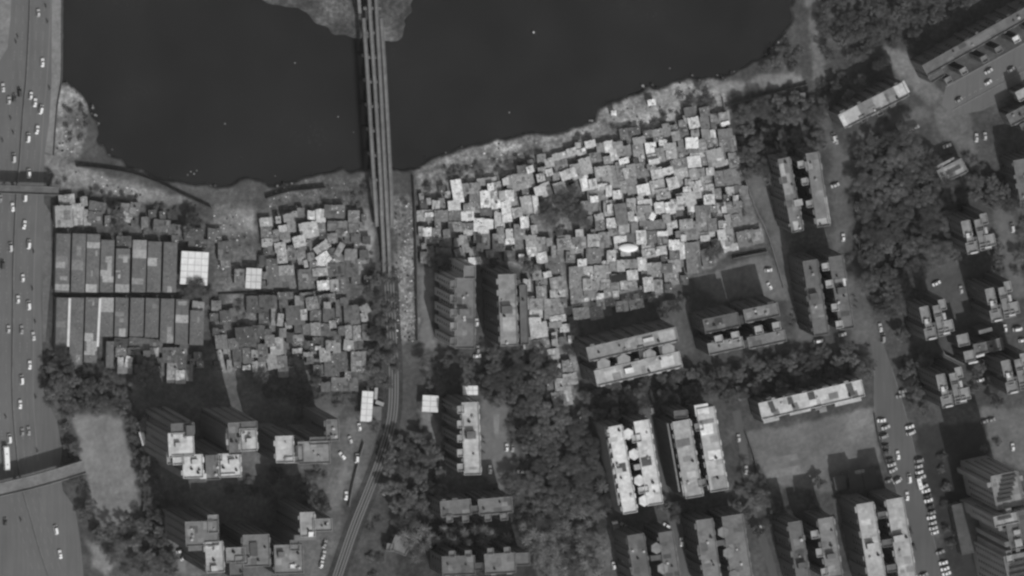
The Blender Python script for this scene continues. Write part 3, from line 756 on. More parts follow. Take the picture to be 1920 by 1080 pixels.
def shanty(hh):
    px, py, w, h, a, v, z = hh
    c = P(px, py, z); ar = math.radians(a)
    root = empty('shanty', (c[0], c[1], 0))
    tilt = rg.uniform(-0.07, 0.07)
    m = MB(); shanty_walls(m, c[0], c[1], w * S, h * S, ar, z, tilt, lin(rg.uniform(70, 130))); part(m, 'wall', 'wall', root)
    m = MB(); shanty_roof(m, c[0], c[1], w * S + 0.1, h * S + 0.1, ar, z, lin(v), rg, tilt); rf_ = part(m, 'roof', 'roof', root)
    W2, H2 = w * S / 2 - 0.6, h * S / 2 - 0.6
    cs, sn = math.cos(ar), math.sin(ar)
    def on(x, y): return (c[0] + x * cs - y * sn, c[1] + x * sn + y * cs)
    if rg.random() < 0.75 and W2 > 0.3 and H2 > 0.3:      # stones, bags and timber holding the sheets down
        m = MB()
        for _ in range(rg.randint(3, 9)):
            x, y = rg.uniform(-W2, W2), rg.uniform(-H2, H2); p = on(x, y)
            zz = z + tilt * y
            t = lin(rg.choice([50, 60, 80, 190, 220, 235]))
            if rg.random() < 0.6: m.prism(ngon(p[0], p[1], rg.uniform(0.12, 0.35), 6, rg.random()), zz - 0.02, zz + rg.uniform(0.12, 0.3), t)
            else: m.box(p[0], p[1], rg.uniform(0.8, 2.2), 0.14, zz - 0.02, zz + 0.1, t, ar + rg.choice([0, 1.57, rg.random()]))
        o = part(m, 'roof_weights', 'flat', root, rf_); o['kind'] = 'stuff'
    for _ in range(rg.choice([0, 1, 1, 2, 3]) if W2 > .8 and H2 > .8 else 0):
        x, y = rg.uniform(-W2 * .6, W2 * .6), rg.uniform(-H2 * .6, H2 * .6); p = on(x, y)
        m = MB(); zz = z + tilt * y + 0.03
        sw, sh = rg.uniform(.9, 2.4), rg.uniform(.9, 2.6)
        m.prism(rect(p[0], p[1], min(sw, W2 * 1.4), min(sh, H2 * 1.4), ar + rg.uniform(-.2, .2)), zz, zz + 0.06 + abs(tilt) * 1.3, min(.8, lin(v) * rg.choice([.45, .65, .8, 1.25, 1.5, 1.9])))
        part(m, 'loose_sheet', 'roof', root, rf_)
    if rg.random() < 0.10 and W2 > 1:
        x, y = rg.uniform(-W2 * .7, W2 * .7), rg.uniform(-H2 * .7, H2 * .7); p = on(x, y)
        m = MB(); m.cyl(p[0], p[1], 0.55, z + tilt * y - 0.05, z + tilt * y + 1.0, lin(rg.choice([40, 225])), 10, 0.5); part(m, 'water_tank', 'flat', root, rf_)
    place(root, 'shanty', f'{tone_word(v)} {shape_word(w, h)} tin-roofed shanty', px, py, 'tin-roofed shanties of the settlements')
for hh in SINGLE:
    shanty(hh)
mw, mr = MB(), MB()
for hh in REST:
    px, py, w, h, a, v, z = hh
    z = max(2.2, z - (0.6 if hh in FILL else -0.25))
    c = P(px, py, z); ar = math.radians(a); tilt = rg.uniform(-0.07, 0.07)
    shanty_walls(mw, c[0], c[1], w * S, h * S, ar, z, tilt, lin(rg.uniform(70, 130)))
    shanty_roof(mr, c[0], c[1], w * S, h * S, ar, z, lin(v), rg, tilt)
    if rg.random() < 0.6:
        for _ in range(rg.randint(1, 4)):
            x, y = c[0] + rg.uniform(-.35, .35) * w * S, c[1] + rg.uniform(-.35, .35) * h * S
            mr.prism(ngon(x, y, rg.uniform(0.12, 0.4), 6), z - 0.2, z + 0.3, lin(rg.choice([50, 80, 200, 235])))
struct(mw.build('lean_to_walls', M['wall']), 'stuff'); struct(mr.build('lean_to_roofs', M['roof']), 'stuff')
# loose litter on the open ground
def litter(polys, n, rg, lo=0.15, hi=0.6):
    m = MB()
    done = 0
    while done < n:
        pl = rg.choice(polys)
        xs, ys = [p[0] for p in pl], [p[1] for p in pl]
        px, py = rg.uniform(min(xs), max(xs)), rg.uniform(min(ys), max(ys))
        if not inside(px, py, [pl]): continue
        done += 1
        p = P(px, py); r = rg.uniform(lo, hi)
        m.prism(ngon(p[0], p[1], r, rg.choice([4, 5, 6]), rg.random() * 3), -0.05, rg.uniform(0.1, 0.5) * r * 1.5 + 0.08, lin(rg.choice([40, 55, 90, 130, 170, 200, 225])))
    return m
m = litter([[(740, 380), (776, 380), (780, 640), (742, 640)]] * 2 + [[(800, 300), (930, 268), (1020, 255), (1020, 300), (800, 330)], [(1130, 200), (1260, 155), (1340, 152), (1340, 185), (1240, 225), (1130, 240)],
            [(120, 170), (160, 200), (150, 290), (105, 295)], [(500, 350), (680, 340), (680, 390), (500, 392)], [(130, 310), (390, 390), (380, 400), (120, 345)], [(400, 400), (470, 400), (470, 540), (400, 540)],
            [(850, 430), (905, 430), (905, 475), (850, 475)], [(1000, 60), (1001, 61), (1000, 62)]], 520, random.Random(4))
struct(m.build('litter', M['flat']), 'stuff')
m = MB(); rl = random.Random(9)
for k in range(2, len(WATER) - 3):
    a, b = WATER[k], WATER[k + 1]
    if rl.random() < .35: continue
    for _ in range(int(math.hypot(a[0] - b[0], a[1] - b[1]) * rl.uniform(.05, .45))):
        f = rl.random(); px, py = a[0] + (b[0] - a[0]) * f + rl.gauss(0, 6), a[1] + (b[1] - a[1]) * f + 5 + rl.gauss(0, 5)
        p = P(px, py); rr = rl.uniform(.15, .8)
        m.prism(ngon(p[0], p[1], rr, rl.choice([4, 5, 6]), rl.random() * 3), -2.5, rl.uniform(-1.0, .25), lin(rl.choice([50, 60, 75, 90, 110, 140])))
struct(m.build('shore_rubble', M['stain']), 'stuff')
m = MB()
for x, y in [(422, 232), (553, 118), (955, 211), (663, 248), (516, 330), (1256, 128), (634, 219), (358, 322), (364, 326), (352, 328), (369, 320)]:
    p = P(x, y, -1.4); m.prism(ngon(p[0], p[1], rl.uniform(.3, .5), 5), -1.6, -1.35, lin(rl.choice([110, 130, 150])))
struct(m.build('floating_debris', M['flat']), 'stuff')

# special roofs of the settlements
def shed(name, px, py, w, h, a, z, v, lab, cat, seams=None, posts=True, grp=None):
    c = P(px, py, z); ar = math.radians(a)
    root = empty(name, (c[0], c[1], 0))
    m = MB(); W, D = w * S, h * S
    m.prism(rect(c[0], c[1], W, D, ar), z - 0.12, z, lin(v), lin(v) * 0.7); cn = part(m, 'canopy', 'canvas', root)
    if seams:
        cs, sn = math.cos(ar), math.sin(ar)
        for ax, n in ((0, seams[0]), (1, seams[1])):
            for i in range(1, n):
                m = MB(); f = -0.5 + i / n
                if ax == 0: x, y, bw_, bh = f * W, 0, 0.32, D
                else: x, y, bw_, bh = 0, f * D, W, 0.32
                m.box(c[0] + x * cs - y * sn, c[1] + x * sn + y * cs, bw_, bh, z + 0.01, z + 0.06 + 0.02 * ax, lin(v - 52), ar); part(m, 'purlin', 'flat', root, cn)
    for x, y in ((-.48, -.48), (.48, -.48), (.48, .48), (-.48, .48)):
        q = rect(c[0], c[1], W * 0.96, D * 0.96, ar)[[(-.48, -.48), (.48, -.48), (.48, .48), (-.48, .48)].index((x, y))]
        m = MB(); m.box(q[0], q[1], 0.2, 0.2, -0.3, z - 0.13, lin(90)); part(m, 'post', 'flat', root)
    label(root, lab, cat, grp)
shed('canopy_shed', 364.5, 503, 51, 62, -3, 5.0, 232, 'large white gridded canopy right of the long barracks', 'canopy', (4, 5))
shed('awning_shed', 475.5, 522, 29, 38, -3, 4.0, 212, 'white ribbed awning beside the settlement ditch', 'awning', (3, 3))
shed('canopy_shed', 688, 762, 21, 57, -4, 5.0, 228, 'narrow white gridded canopy beside the curved rail tracks', 'canopy', (2, 5))
shed('canopy_shed', 807, 757, 30, 31, -3, 5.0, 230, 'square white canopy half under a tree right of the rail tracks', 'canopy', (2, 3))
shed('canopy_shed', 882, 732, 28, 17, 0, 5.5, 230, 'small white canopy at the top end of the toothed pale block', 'canopy', (3, 2))
shed('pavilion_shed', 1618, 898, 52, 36, 11, 5.5, 70, 'dark grey pavilion at the lower right of the playground', 'pavilion', (2, 1))
shed('pavilion_shed', 1575, 905, 22, 26, 11, 4.5, 78, 'dark lean-to shed left of the playground pavilion', 'pavilion')
shed('tarp_shed', 1160, 521, 30, 13, 8, 3.6, 62, 'dark tarp-covered roof below the white oval roof', 'shed', (9, 1))
# white oval roof
c = P(1179, 465, 4.6)
root = empty('oval_shelter', (c[0], c[1], 0))
m = MB(); n = 28
for k, (q, zz) in enumerate(((1.0, 4.2), (0.85, 4.7), (0.55, 5.1), (0.2, 5.25))):
    nxt = [(0.85, 4.7), (0.55, 5.1), (0.2, 5.25), (0.01, 5.27)][k]
    for i in range(n):
        a0, a1 = 6.2832 * i / n, 6.2832 * (i + 1) / n
        f = lambda a_, q_, z_: (c[0] + 5.4 * q_ * math.cos(a_), c[1] + 2.4 * q_ * math.sin(a_), z_)
        m.face([f(a0, q, zz), f(a1, q, zz), f(a1, nxt[0], nxt[1]), f(a0, nxt[0], nxt[1])], lin(238))
part(m, 'roof', 'flat', root)
m = MB(); m.prism([(c[0] + 5.2 * math.cos(6.2832 * i / n), c[1] + 2.2 * math.sin(6.2832 * i / n)) for i in range(n)], -0.2, 4.15, lin(150)); part(m, 'wall', 'wall', root)
label(root, 'white oval domed roof among the crowded tin roofs', 'shelter')

# ------------------------------------------------------------------ the long barracks
def barrack(x0, x1, y0, y1, patches, lab, a=-1.6, base=103):
    z = 3.4
    cx, cy = (x0 + x1) / 2, (y0 + y1) / 2
    c = P(cx, cy, z); W, D = (x1 - x0) * S, (y1 - y0) * S
    ar = math.radians(a)
    root = empty('barrack', (c[0], c[1], 0))
    m = MB(); m.prism(rect(c[0], c[1], W - 0.4, D - 0.4, ar), -0.3, z - 0.12, lin(110), lin(95)); part(m, 'wall', 'wall', root)
    cs, sn = math.cos(ar), math.sin(ar)
    m = MB(); ny = max(6, int(D / 1.1)); nx = 6
    for i in range(nx):
        for j in range(ny):
            u0, u1 = -0.5 + i / nx, -0.5 + (i + 1) / nx
            v0, v1 = -0.5 + j / ny, -0.5 + (j + 1) / ny
            pu, pv = x0 + (i + .5) / nx * (x1 - x0), y1 - (j + .5) / ny * (y1 - y0)
            t = lin(base) * rg.uniform(0.93, 1.05)
            for (qx, qy, qw, qh, qv) in patches:
                if abs(pu - qx) < qw / 2 and abs(pv - qy) < qh / 2: t = lin(qv) * rg.uniform(0.95, 1.05)
            zf = lambda u: z + 0.35 * (1 - abs(u) * 2)
            q = [(u0, v0), (u1, v0), (u1, v1), (u0, v1)]
            m.face([(c[0] + u * W * cs - v * D * sn, c[1] + u * W * sn + v * D * cs, zf(u)) for u, v in q], t)
    for s_ in (-1, 1):
        pts = [(-.5, z), (0, z + 0.35), (.5, z), (.5, z - 0.1), (-.5, z - 0.1)]
        pts = pts if s_ > 0 else pts[::-1]
        m.face([(c[0] + u * W * cs - s_ * .5 * D * sn, c[1] + u * W * sn + s_ * .5 * D * cs, zz) for u, zz in pts][::-1], lin(base) * .8)
    rb = part(m, 'roof', 'roof', root)
    for k in range(rg.randint(1, 3)):
        v = rg.uniform(-.45, .45) * D; u = rg.uniform(-.3, .3) * W
        m = MB(); m.prism(ngon(c[0] + u * cs - v * sn, c[1] + u * sn + v * cs, 0.3, 6), z, z + 0.75, lin(150)); part(m, 'vent', 'flat', root, rb)
    label(root, lab, 'barrack', 'long barracks in two rows')
UP = [(104.5, 131, 438, 548), (134.5, 160, 438, 548), (162, 186.5, 439, 548), (188.5, 213.5, 450, 548), (217, 243, 466, 548), (248, 274, 450, 548), (276.5, 302, 453, 548), (306, 331.5, 454, 548)]
LO = [(105, 126.5, 558, 662), (131, 156, 558, 684), (159, 183, 558, 680), (187, 212.5, 558, 631), (215.5, 240, 558, 631), (244, 269.5, 558.5, 631), (272.5, 297.5, 559, 633), (301, 326, 560, 643), (329, 353, 561, 646), (356, 382, 582, 647)]
def pt(x, y, w, h, v): return (90 + x / 5.4, y / 5.4, w / 5.4, h / 5.4, v)
UPP = [[(114, 487, 26, 14, 118), (114, 497, 15, 12, 150), (121, 522, 12, 10, 140), (118, 539, 24, 14, 150)], [(148, 470, 10, 20, 124), (146, 497, 20, 22, 122)],
       [(175, 461, 24, 11, 158), (182, 474, 4, 10, 150), (172, 512, 5, 14, 130), (171, 540, 24, 14, 168)],
       [(202, 486, 13, 10, 155), (205, 496, 7, 18, 158), (200, 513, 20, 12, 155), (203, 525, 18, 12, 165)],
       [(232, 482, 20, 8, 135), (236, 486, 8, 9, 165), (222, 509, 6, 6, 150), (224, 518, 6, 6, 170), (230, 541, 26, 13, 155)],
       [(262, 459, 26, 18, 135), (262, 476, 26, 15, 160), (258, 528, 26, 13, 138)], [(284, 490, 16, 14, 162)], [(318, 543, 6, 13, 150)]]
LOP = [[(114, 607, 20, 12, 118)], [(148, 672, 10, 14, 130)], [(170, 563, 14, 6, 125), (172, 569, 5, 8, 150), (167, 633, 16, 15, 165), (172, 649, 22, 18, 160), (170, 662, 19, 9, 160)], [(200, 571, 25, 25, 158)],
       [(223, 589, 16, 5, 130), (228, 601, 8, 6, 130), (230, 622, 12, 16, 160)], [], [(290, 574, 8, 10, 120)], [(318, 622, 6, 16, 135), (320, 636, 9, 14, 140)], [(340, 569, 18, 8, 145), (341, 597, 24, 14, 165)], [(372, 598, 4, 12, 125)]]
ORD = ['first', 'second', 'third', 'fourth', 'fifth', 'sixth', 'seventh', 'eighth', 'ninth', 'tenth']
for k, (b, p) in enumerate(zip(UP, UPP)):
    barrack(*b, p, f'long narrow barrack in the upper row, {ORD[k]} from the highway')
for k, (b, p) in enumerate(zip(LO, LOP)):
    barrack(*b, p, f'long narrow barrack in the lower row, {ORD[k]} from the highway')
barrack(199, 213, 640, 690, [], 'short dark barrack below the lower row of long barracks')
for k, (x, y0, y1) in enumerate([(129.3, 559, 650), (185, 559, 650)]):
    c = P(x, (y0 + y1) / 2, 3.7)
    m = MB(); m.box(c[0] + (0.15 * k), c[1], 1.35, (y1 - y0) * S, 3.62, 3.7, lin(218), math.radians(-2 - k))
    o = m.build('white_awning_strip', M['canvas']); label(o, ['long white strip awning over the alley nearest the highway', 'long white strip awning over the second covered barrack alley'][k], 'awning')

# ------------------------------------------------------------------ apartment blocks
PC = [0]
def win_mesh():
    m = MB(); m.box(0, 0, 1.5, 0.16, -0.65, 0.65, lin(45)); return m.mesh('window', M['glass'])
def sash_mesh():
    m = MB(); m.box(0, 0.02, 1.9, 0.3, 0.72, 0.86, lin(150)); return m.mesh('window_hood', M['stain'])
WIN, HOOD = win_mesh(), sash_mesh()
def building(name, lab, cat, h, rects, polys=(), boxes=(), wall_v=120, grp=None, tanks=True, windows=90, rim=True, patches=(), bay=0.5):
    """rects: cx,cy,w,d,turn,tone at roof level (px); polys: (points px, tone); boxes: cx,cy,w,d,turn,tone,extra height"""
    c0 = P(rects[0][0], rects[0][1], h)
    root = empty(name, (c0[0], c0[1], 0))
    wl = MB(); rfm = MB(); rm = MB()
    faces = []
    extra = []
    if rim:
        for r_ in rects:
            cx, cy, w, d, a, v = r_[:6]
            if max(w, d) < 38 or min(w, d) < 16: continue
            ca, sa = math.cos(math.radians(a)), math.sin(math.radians(a))
            L_ = max(w, d); n = int(L_ / rg.uniform(17, 22))
            for i in range(n):
                t = -L_ / 2 + L_ * (i + .5 + rg.uniform(-.12, .12)) / n
                for sd in (-1, 1):
                    if rg.random() < 0.12: continue
                    tb = 3.4 + 1.6 * bay + rg.uniform(-.6, .8)
                    o_ = sd * (min(w, d) / 2 + bay)
                    x, y = (t, o_) if w > d else (o_, t)
                    tw, td = (rg.uniform(5, 12), tb) if w > d else (tb, rg.uniform(5, 12))
                    extra.append((cx + x * ca + y * sa, cy - x * sa + y * ca, tw, td, a, v + rg.choice([-18, -8, 0, 8, 16]), rg.choice([-.9, -.1, -.1, .5])))
            for i in range(int(w * d / 900) + 1):
                x, y = rg.uniform(-.4, .4) * w, rg.uniform(-.4, .4) * d
                patches = tuple(patches) + ((cx + x * ca + y * sa, cy - x * sa + y * ca, min(w * .8, rg.uniform(8, 18)), min(d * .8, rg.uniform(6, 16)), a, v + rg.choice([-24, -14, 12, 20])),)
        patches = patches[::-1]
    fl = max(2, int(round(h / 3.1)))
    wall_v = wall_v * .93
    for k, r in enumerate(list(rects) + extra):
        cx, cy, w, d, a, v = r[:6]
        z = h - 0.013 * k + (r[6] if len(r) > 6 else 0)
        c = P(cx, cy, z); W, D, ar = w * S, d * S, math.radians(a)
        wl.prism(rect(c[0], c[1], W, D, ar), -0.5, z - 0.15, lin(wall_v), lin(wall_v), bottom=False)
        for f in range(1, fl):                       # floor bands
            if W > 4 and D > 4 and k < len(rects):
                zz = z * f / fl
                wl.prism(rect(c[0], c[1], W + 0.24 + 0.01 * k, D + 0.24 + 0.01 * k, ar), zz - 0.14 + 0.004 * k, zz + 0.14 + 0.004 * k, lin(wall_v + 10))
        rfm.prism(rect(c[0], c[1], W, D, ar), z - 0.15, z, lin(v), lin(v))
        if rim and W > 3 and D > 3:
            for (x, y, bw_, bd) in ((0, -D / 2 + .12, W, .24), (0, D / 2 - .12, W, .24), (-W / 2 + .12, 0, .24, D - .48), (W / 2 - .12, 0, .24, D - .48)):
                cs, sn = math.cos(ar), math.sin(ar)
                rm.box(c[0] + x * cs - y * sn, c[1] + x * sn + y * cs, bw_, bd, z - 0.01, z + 0.75 + 0.013 * k, lin(min(v + 22, 215)), ar, side=lin(wall_v))
        faces.append((c, W, D, ar, z))
    for pts, v in polys:
        q = [P(x, y, h + 0.45)[:2] for x, y in pts]
        wl.prism(q, -0.5, h + 0.3, lin(wall_v), bottom=False); rfm.prism(q, h + 0.3, h + 0.45, lin(v))
    for (cx, cy, w, d, a, v) in patches:             # differently surfaced strips of the terrace
        z = h + 0.03 + 0.006 * (PC[0] % 9); PC[0] += 1; c = P(cx, cy, z); rfm.prism(rect(c[0], c[1], w * S, d * S, math.radians(a)), h - 0.05, z, lin(v))
    part(wl, 'wall', 'wall', root)
    ro = part(rfm, 'roof', 'stain', root)
    if rm.f: part(rm, 'parapet', 'stain', root)
    for (cx, cy, w, d, a, v, eh) in boxes:
        c = P(cx, cy, h + eh); m = MB()
        m.prism(rect(c[0], c[1], w * S, d * S, math.radians(a)), h - 0.1, h + eh, lin(v), lin(wall_v)); part(m, 'stair_head', 'stain', root)
    if tanks:
        for (c, W, D, ar, z) in faces:
            if W * D < 60: continue
            for _ in range(rg.randint(1, 3) + int(W * D / 250)):
                x, y = rg.uniform(-W / 2 + 1.5, W / 2 - 1.5), rg.uniform(-D / 2 + 1.5, D / 2 - 1.5)
                X, Y = c[0] + x * math.cos(ar) - y * math.sin(ar), c[1] + x * math.sin(ar) + y * math.cos(ar)
                m = MB(); r = rg.uniform(0.5, 0.85); tv = rg.choice([45, 60, 150, 190])
                m.cyl(X, Y, r, z - 0.05, z + r * 1.5, lin(tv), 12, r * 0.92, side=lin(tv)); m.cyl(X, Y, r * .35, z + r * 1.5, z + r * 1.7, lin(tv), 8)
                part(m, 'water_tank', 'flat', root, ro)
    # windows on the sides one can look at
    spots = []
    for (c, W, D, ar, z) in faces:
        if W < 3.4 or D < 3.4: continue
        for side, L_, off in (('n', W, D / 2), ('w', D, W / 2)):
            n = max(1, int(L_ / 3.6))
            for i in range(n):
                t = -L_ / 2 + L_ * (i + .5) / n
                x, y, ra = (t, off, 0) if side == 'n' else (-off, t, math.pi / 2)
                X, Y = c[0] + x * math.cos(ar) - y * math.sin(ar), c[1] + x * math.sin(ar) + y * math.cos(ar)
                if any(abs((X - q[0][0]) * math.cos(q[3]) + (Y - q[0][1]) * math.sin(q[3])) < q[1] / 2 - 0.05 and abs(-(X - q[0][0]) * math.sin(q[3]) + (Y - q[0][1]) * math.cos(q[3])) < q[2] / 2 - 0.05 for q in faces if q[0] != c):
                    continue
                for f in range(fl):
                    spots.append((X, Y, z * (f + 0.5) / fl, ar + ra))
    spots.sort(key=lambda s_: -s_[2])
    for (X, Y, zz, ra) in spots[:windows]:
        o = bpy.data.objects.new('window', WIN); link(o); o.parent = root
        o.location = (X - c0[0], Y - c0[1], zz); o.rotation_euler = (0, 0, ra)
    label(root, lab, cat, grp)
    return root
A = 'apartment block'
G = 'apartment blocks of the neighbourhood'
building('apartment_block', 'mid grey apartment block with toothed left side at the settlement edge', A, 22, [(871, 587, 38, 132, 0, 112)] + [(850, y, 13, 15, 0, v) for y, v in ((533, 116), (560, 114), (587, 120), (612, 134), (640, 118))] + [(880, 510, 22, 24, 0, 118)], boxes=[(871, 586, 18, 12, 0, 112, 2.6)], wall_v=160, grp=G)
building('apartment_block', 'twin slab block with light grey terrace beside the settlement tail', A, 22, [(952, 581, 33, 134, 2, 142), (982, 590, 15, 112, 1.5, 104), (969, 530, 14, 10, 2, 90), (969, 562, 14, 10, 2, 90), (970, 596, 14, 10, 2, 90), (971, 630, 14, 10, 2, 90)], boxes=[(951, 581, 20, 14, 2, 96, 2.4)], wall_v=96, grp=G, patches=[(955, 608, 24, 26, 2, 165)])
hexs = lambda L_, r, v: [([(x + r * math.cos(1.047 * i + .5), y + r * math.sin(1.047 * i + .5)) for i in range(6)], v) for x, y in L_]
building('apartment_block', 'double slab block with hexagonal turrets and speckled pale terraces', A, 21, [(1185, 645, 172, 27, 13, 138), (1196, 691, 164, 30, 13, 166), (1160, 668, 10, 24, 13, 100), (1203, 660, 12, 24, 13, 80), (1240, 652, 10, 24, 13, 100)], polys=hexs([(1132, 684), (1170, 676), (1218, 667), (1253, 656)], 13.5, 150),
         boxes=[(1180, 695, 16, 10, 13, 225, 1.6), (1216, 637, 20, 7, 13, 200, 1.0)], wall_v=96, grp=G, patches=[(1150, 702, 32, 18, 13, 186), (1251, 677, 26, 20, 13, 205), (1250, 630, 30, 20, 13, 168), (1212, 639, 30, 18, 13, 158)])
building('apartment_block', 'grey four-slab block with four small square turrets', A, 18, [(1352, 605, 67, 27, 12, 98), (1427, 586, 66, 25, 12, 112), (1360, 648, 67, 22, 12, 136), (1437, 636, 72, 22, 12, 122), (1389, 600, 10, 16, 12, 70), (1398, 645, 8, 14, 12, 80)]
         + [(x, y, 15, 15, 12, 166, .8) for x, y in ((1347, 636), (1378, 629), (1422, 618), (1455, 611))], wall_v=92, grp=G, patches=[(1421, 587, 44, 10, 12, 135)])
building('apartment_block', 'leaning twin slabs with a broken white edge beside the wood', A, 19, [(1482, 365, 23, 140, 11, 118), (1533, 355, 25, 140, 9, 122)] + [(x, y, 12, 13, 10, 160) for x, y in ((1501, 308), (1508, 340), (1517, 382))], wall_v=96, grp=G, boxes=[(1497, 380, 16, 12, 10, 165, .8)],
         patches=[(1466, 318, 10, 22, 11, 175), (1476, 345, 16, 40, 11, 150), (1493, 425, 10, 20, 11, 180), (1517, 310, 14, 16, 9, 150), (1552, 395, 4, 50, 9, 190), (1540, 415, 20, 10, 9, 175)])
building('apartment_block', 'grey twin slabs joined by four pale square turrets', A, 20, [(1529, 558, 28, 142, 9, 104), (1577, 548, 27, 138, 9, 104)] + [(x, y, 13, 14, 9, 172, .7) for x, y in ((1547, 500), (1554, 532), (1565, 576), (1573, 608))], wall_v=92, grp=G,
         boxes=[(1527, 556, 16, 12, 9, 92, 2.5), (1579, 545, 16, 12, 9, 92, 2.5)], patches=[(1533, 583, 22, 24, 9, 130), (1585, 529, 8, 14, 9, 210)])
building('apartment_block', 'slab block with blotched white and grey roof patches, top right', A, 15, [(1637, 197, 136, 29, 27, 128), (1618, 222, 12, 12, 27, 110), (1648, 210, 12, 12, 27, 105), (1673, 196, 12, 10, 27, 105)], wall_v=92, grp=G,
         patches=[(1595, 217, 38, 25, 27, 178), (1650, 189, 24, 24, 27, 158), (1690, 167, 24, 24, 27, 192), (1582, 228, 9, 24, 27, 210)])
building('apartment_block', 'very long grey slab with pale bays beside the diagonal road', A, 16, [(1850, 66, 268, 22, 29.5, 104), (1755, 142, 30, 14, 29.5, 98)] + [(x, y, 13, 12, 29.5, v) for x, y, v in ((1778, 150, 125), (1806, 133, 138), (1845, 110, 120), (1872, 93, 110), (1905, 73, 218), (1940, 55, 120))], wall_v=92, grp=G, patches=[(1836, 75, 44, 18, 29.5, 116)])
building('apartment_block', 'grey slab at the right edge below the diagonal road', A, 9, [(1935, 203, 100, 24, 27, 104), (1940, 225, 60, 12, 27, 96), (1918, 176, 26, 20, 27, 165)], wall_v=90, grp=G)
building('bungalow', 'small stepped building with pale roof strips among the trees', 'house', 8, [(1785, 320, 52, 28, 27, 132), (1768, 308, 30, 5, 27, 158), (1776, 303, 30, 4, 27, 140)], wall_v=90, tanks=False, patches=[(1787, 318, 30, 8, 27, 82), (1772, 331, 14, 16, 27, 160), (1800, 322, 16, 12, 27, 160)])
building('apartment_block', 'grey block cut by the right edge under the tree shade', A, 16, [(1935, 335, 60, 80, 10, 108)], wall_v=90, grp=G)
def point_block(dx, dy, lab, k):
    R = [(dx - 23, dy - 12, 17, 30, 12, 138), (dx - 17, dy + 8, 12, 22, 12, 140), (dx - 13, dy + 24, 22, 22, 12, 132), (dx, dy - 18, 15, 22, 12, 136), (dx + 9, dy - 30, 13, 20, 12, 142),
         (dx + 5, dy + 6, 14, 36, 12, 130), (dx + 20, dy + 10, 20, 22, 12, 150), (dx + 12, dy + 22, 22, 12, 12, 138), (dx - 6, dy + 8, 10, 8, 12, 96)]
    building('point_block', lab, A, 24 + k, R, boxes=[(dx - 20, dy + 2, 6, 9, 12, 200, 1.2), (dx + 14, dy - 8, 5, 12, 12, 180, 1.0), (dx - 8, dy + 34, 14, 3, 12, 200, .9), (dx + 18, dy + 24, 12, 3, 12, 195, .9)], wall_v=92, grp='stepped point blocks at the right', windows=100)
for k, (x, y, l) in enumerate([(1835, 440, 'uppermost stepped point block, alone above the dark courtyard'), (1757, 601, 'stepped point block at the upper left of the bent pale wall'), (1880, 567, 'stepped point block above the car court at the right edge'),
                               (1788, 728, 'stepped point block at the bottom with a white roof box'), (1910, 702, 'lowest right stepped point block, partly beyond the edge')]):
    point_block(x, y, l, k * 0.7)
building('link_building', 'low stepped link building between the point blocks', 'building', 14, [(1850, 650, 50, 20, 12, 112), (1805, 637, 22, 22, 12, 142), (1817, 667, 20, 20, 12, 140), (1848, 620, 26, 7, 15, 130), (1872, 645, 16, 22, 12, 120)], boxes=[(1838, 667, 16, 4, 15, 215, .8), (1825, 680, 18, 3, 12, 220, .8)], wall_v=90)
building('apartment_block', 'white-roofed slab above the playground with dark cross strips', A, 14, [(1521, 749, 198, 32, 13, 192), (1500, 771, 40, 8, 13, 186), (1590, 753, 50, 8, 13, 186), (1543, 768, 14, 10, 13, 130), (1446, 787, 30, 8, 13, 170)], wall_v=110, grp=G, tanks=True,
         patches=[(1446, 759, 10, 30, 22, 84), (1456, 775, 12, 16, 22, 122), (1480, 748, 11, 20, 22, 84), (1491, 762, 12, 14, 22, 126), (1522, 744, 13, 26, 18, 84), (1533, 760, 14, 18, 20, 120), (1594, 729, 12, 26, 20, 84), (1603, 740, 12, 14, 20, 118), (1563, 742, 18, 12, 13, 128)])
building('apartment_block', 'double white slab with four white hexagon turrets', A, 20, [(1167, 880, 27, 166, 10, 208), (1215, 867, 30, 160, 9.5, 204), (1193, 822, 18, 14, 10, 180), (1200, 875, 22, 10, 10, 170), (1206, 918, 20, 12, 10, 180), (1149, 874, 5, 150, 10, 150, -1.5)], polys=hexs([(1178, 814), (1189, 852), (1199, 901), (1208, 939)], 11, 215), wall_v=112, grp=G,
         patches=[(1165, 877, 18, 17, 10, 86), (1212, 865, 19, 17, 10, 88)])
building('apartment_block', 'tan twin slabs with bright white patches on the right slab', A, 18, [(1289, 860, 34, 146, 10, 162), (1335, 842, 34, 158, 9.5, 178), (1276, 776, 26, 14, 5, 104), (1310, 800, 16, 14, 10, 130), (1316, 905, 14, 14, 10, 120), (1263, 858, 3, 130, 10, 130, -.6)], wall_v=104, grp=G,
         patches=[(1316, 768, 26, 20, 9, 215), (1325, 805, 24, 20, 9, 224), (1325, 790, 28, 8, 9, 130), (1280, 830, 28, 14, 10, 112), (1341, 853, 26, 18, 9, 218), (1348, 905, 26, 26, 9, 145)])
building('apartment_block', 'grey twin slabs with hexagon turrets at the bottom edge, right of centre', A, 20, [(1328, 1032, 32, 118, 8, 122), (1382, 1030, 40, 130, 9, 116), (1352, 1018, 20, 10, 8, 96)], polys=hexs([(1356, 998), (1366, 1037), (1377, 1079)], 11, 132), wall_v=92, grp=G)
building('apartment_block', 'grey twin slabs with hexagon turrets cut by the bottom edge', A, 20, [(1200, 1060, 32, 118, 9, 102), (1256, 1052, 28, 112, 9, 108), (1230, 1046, 20, 10, 8, 92)], polys=hexs([(1231, 1028), (1243, 1066)], 11, 138), wall_v=90, grp=G)
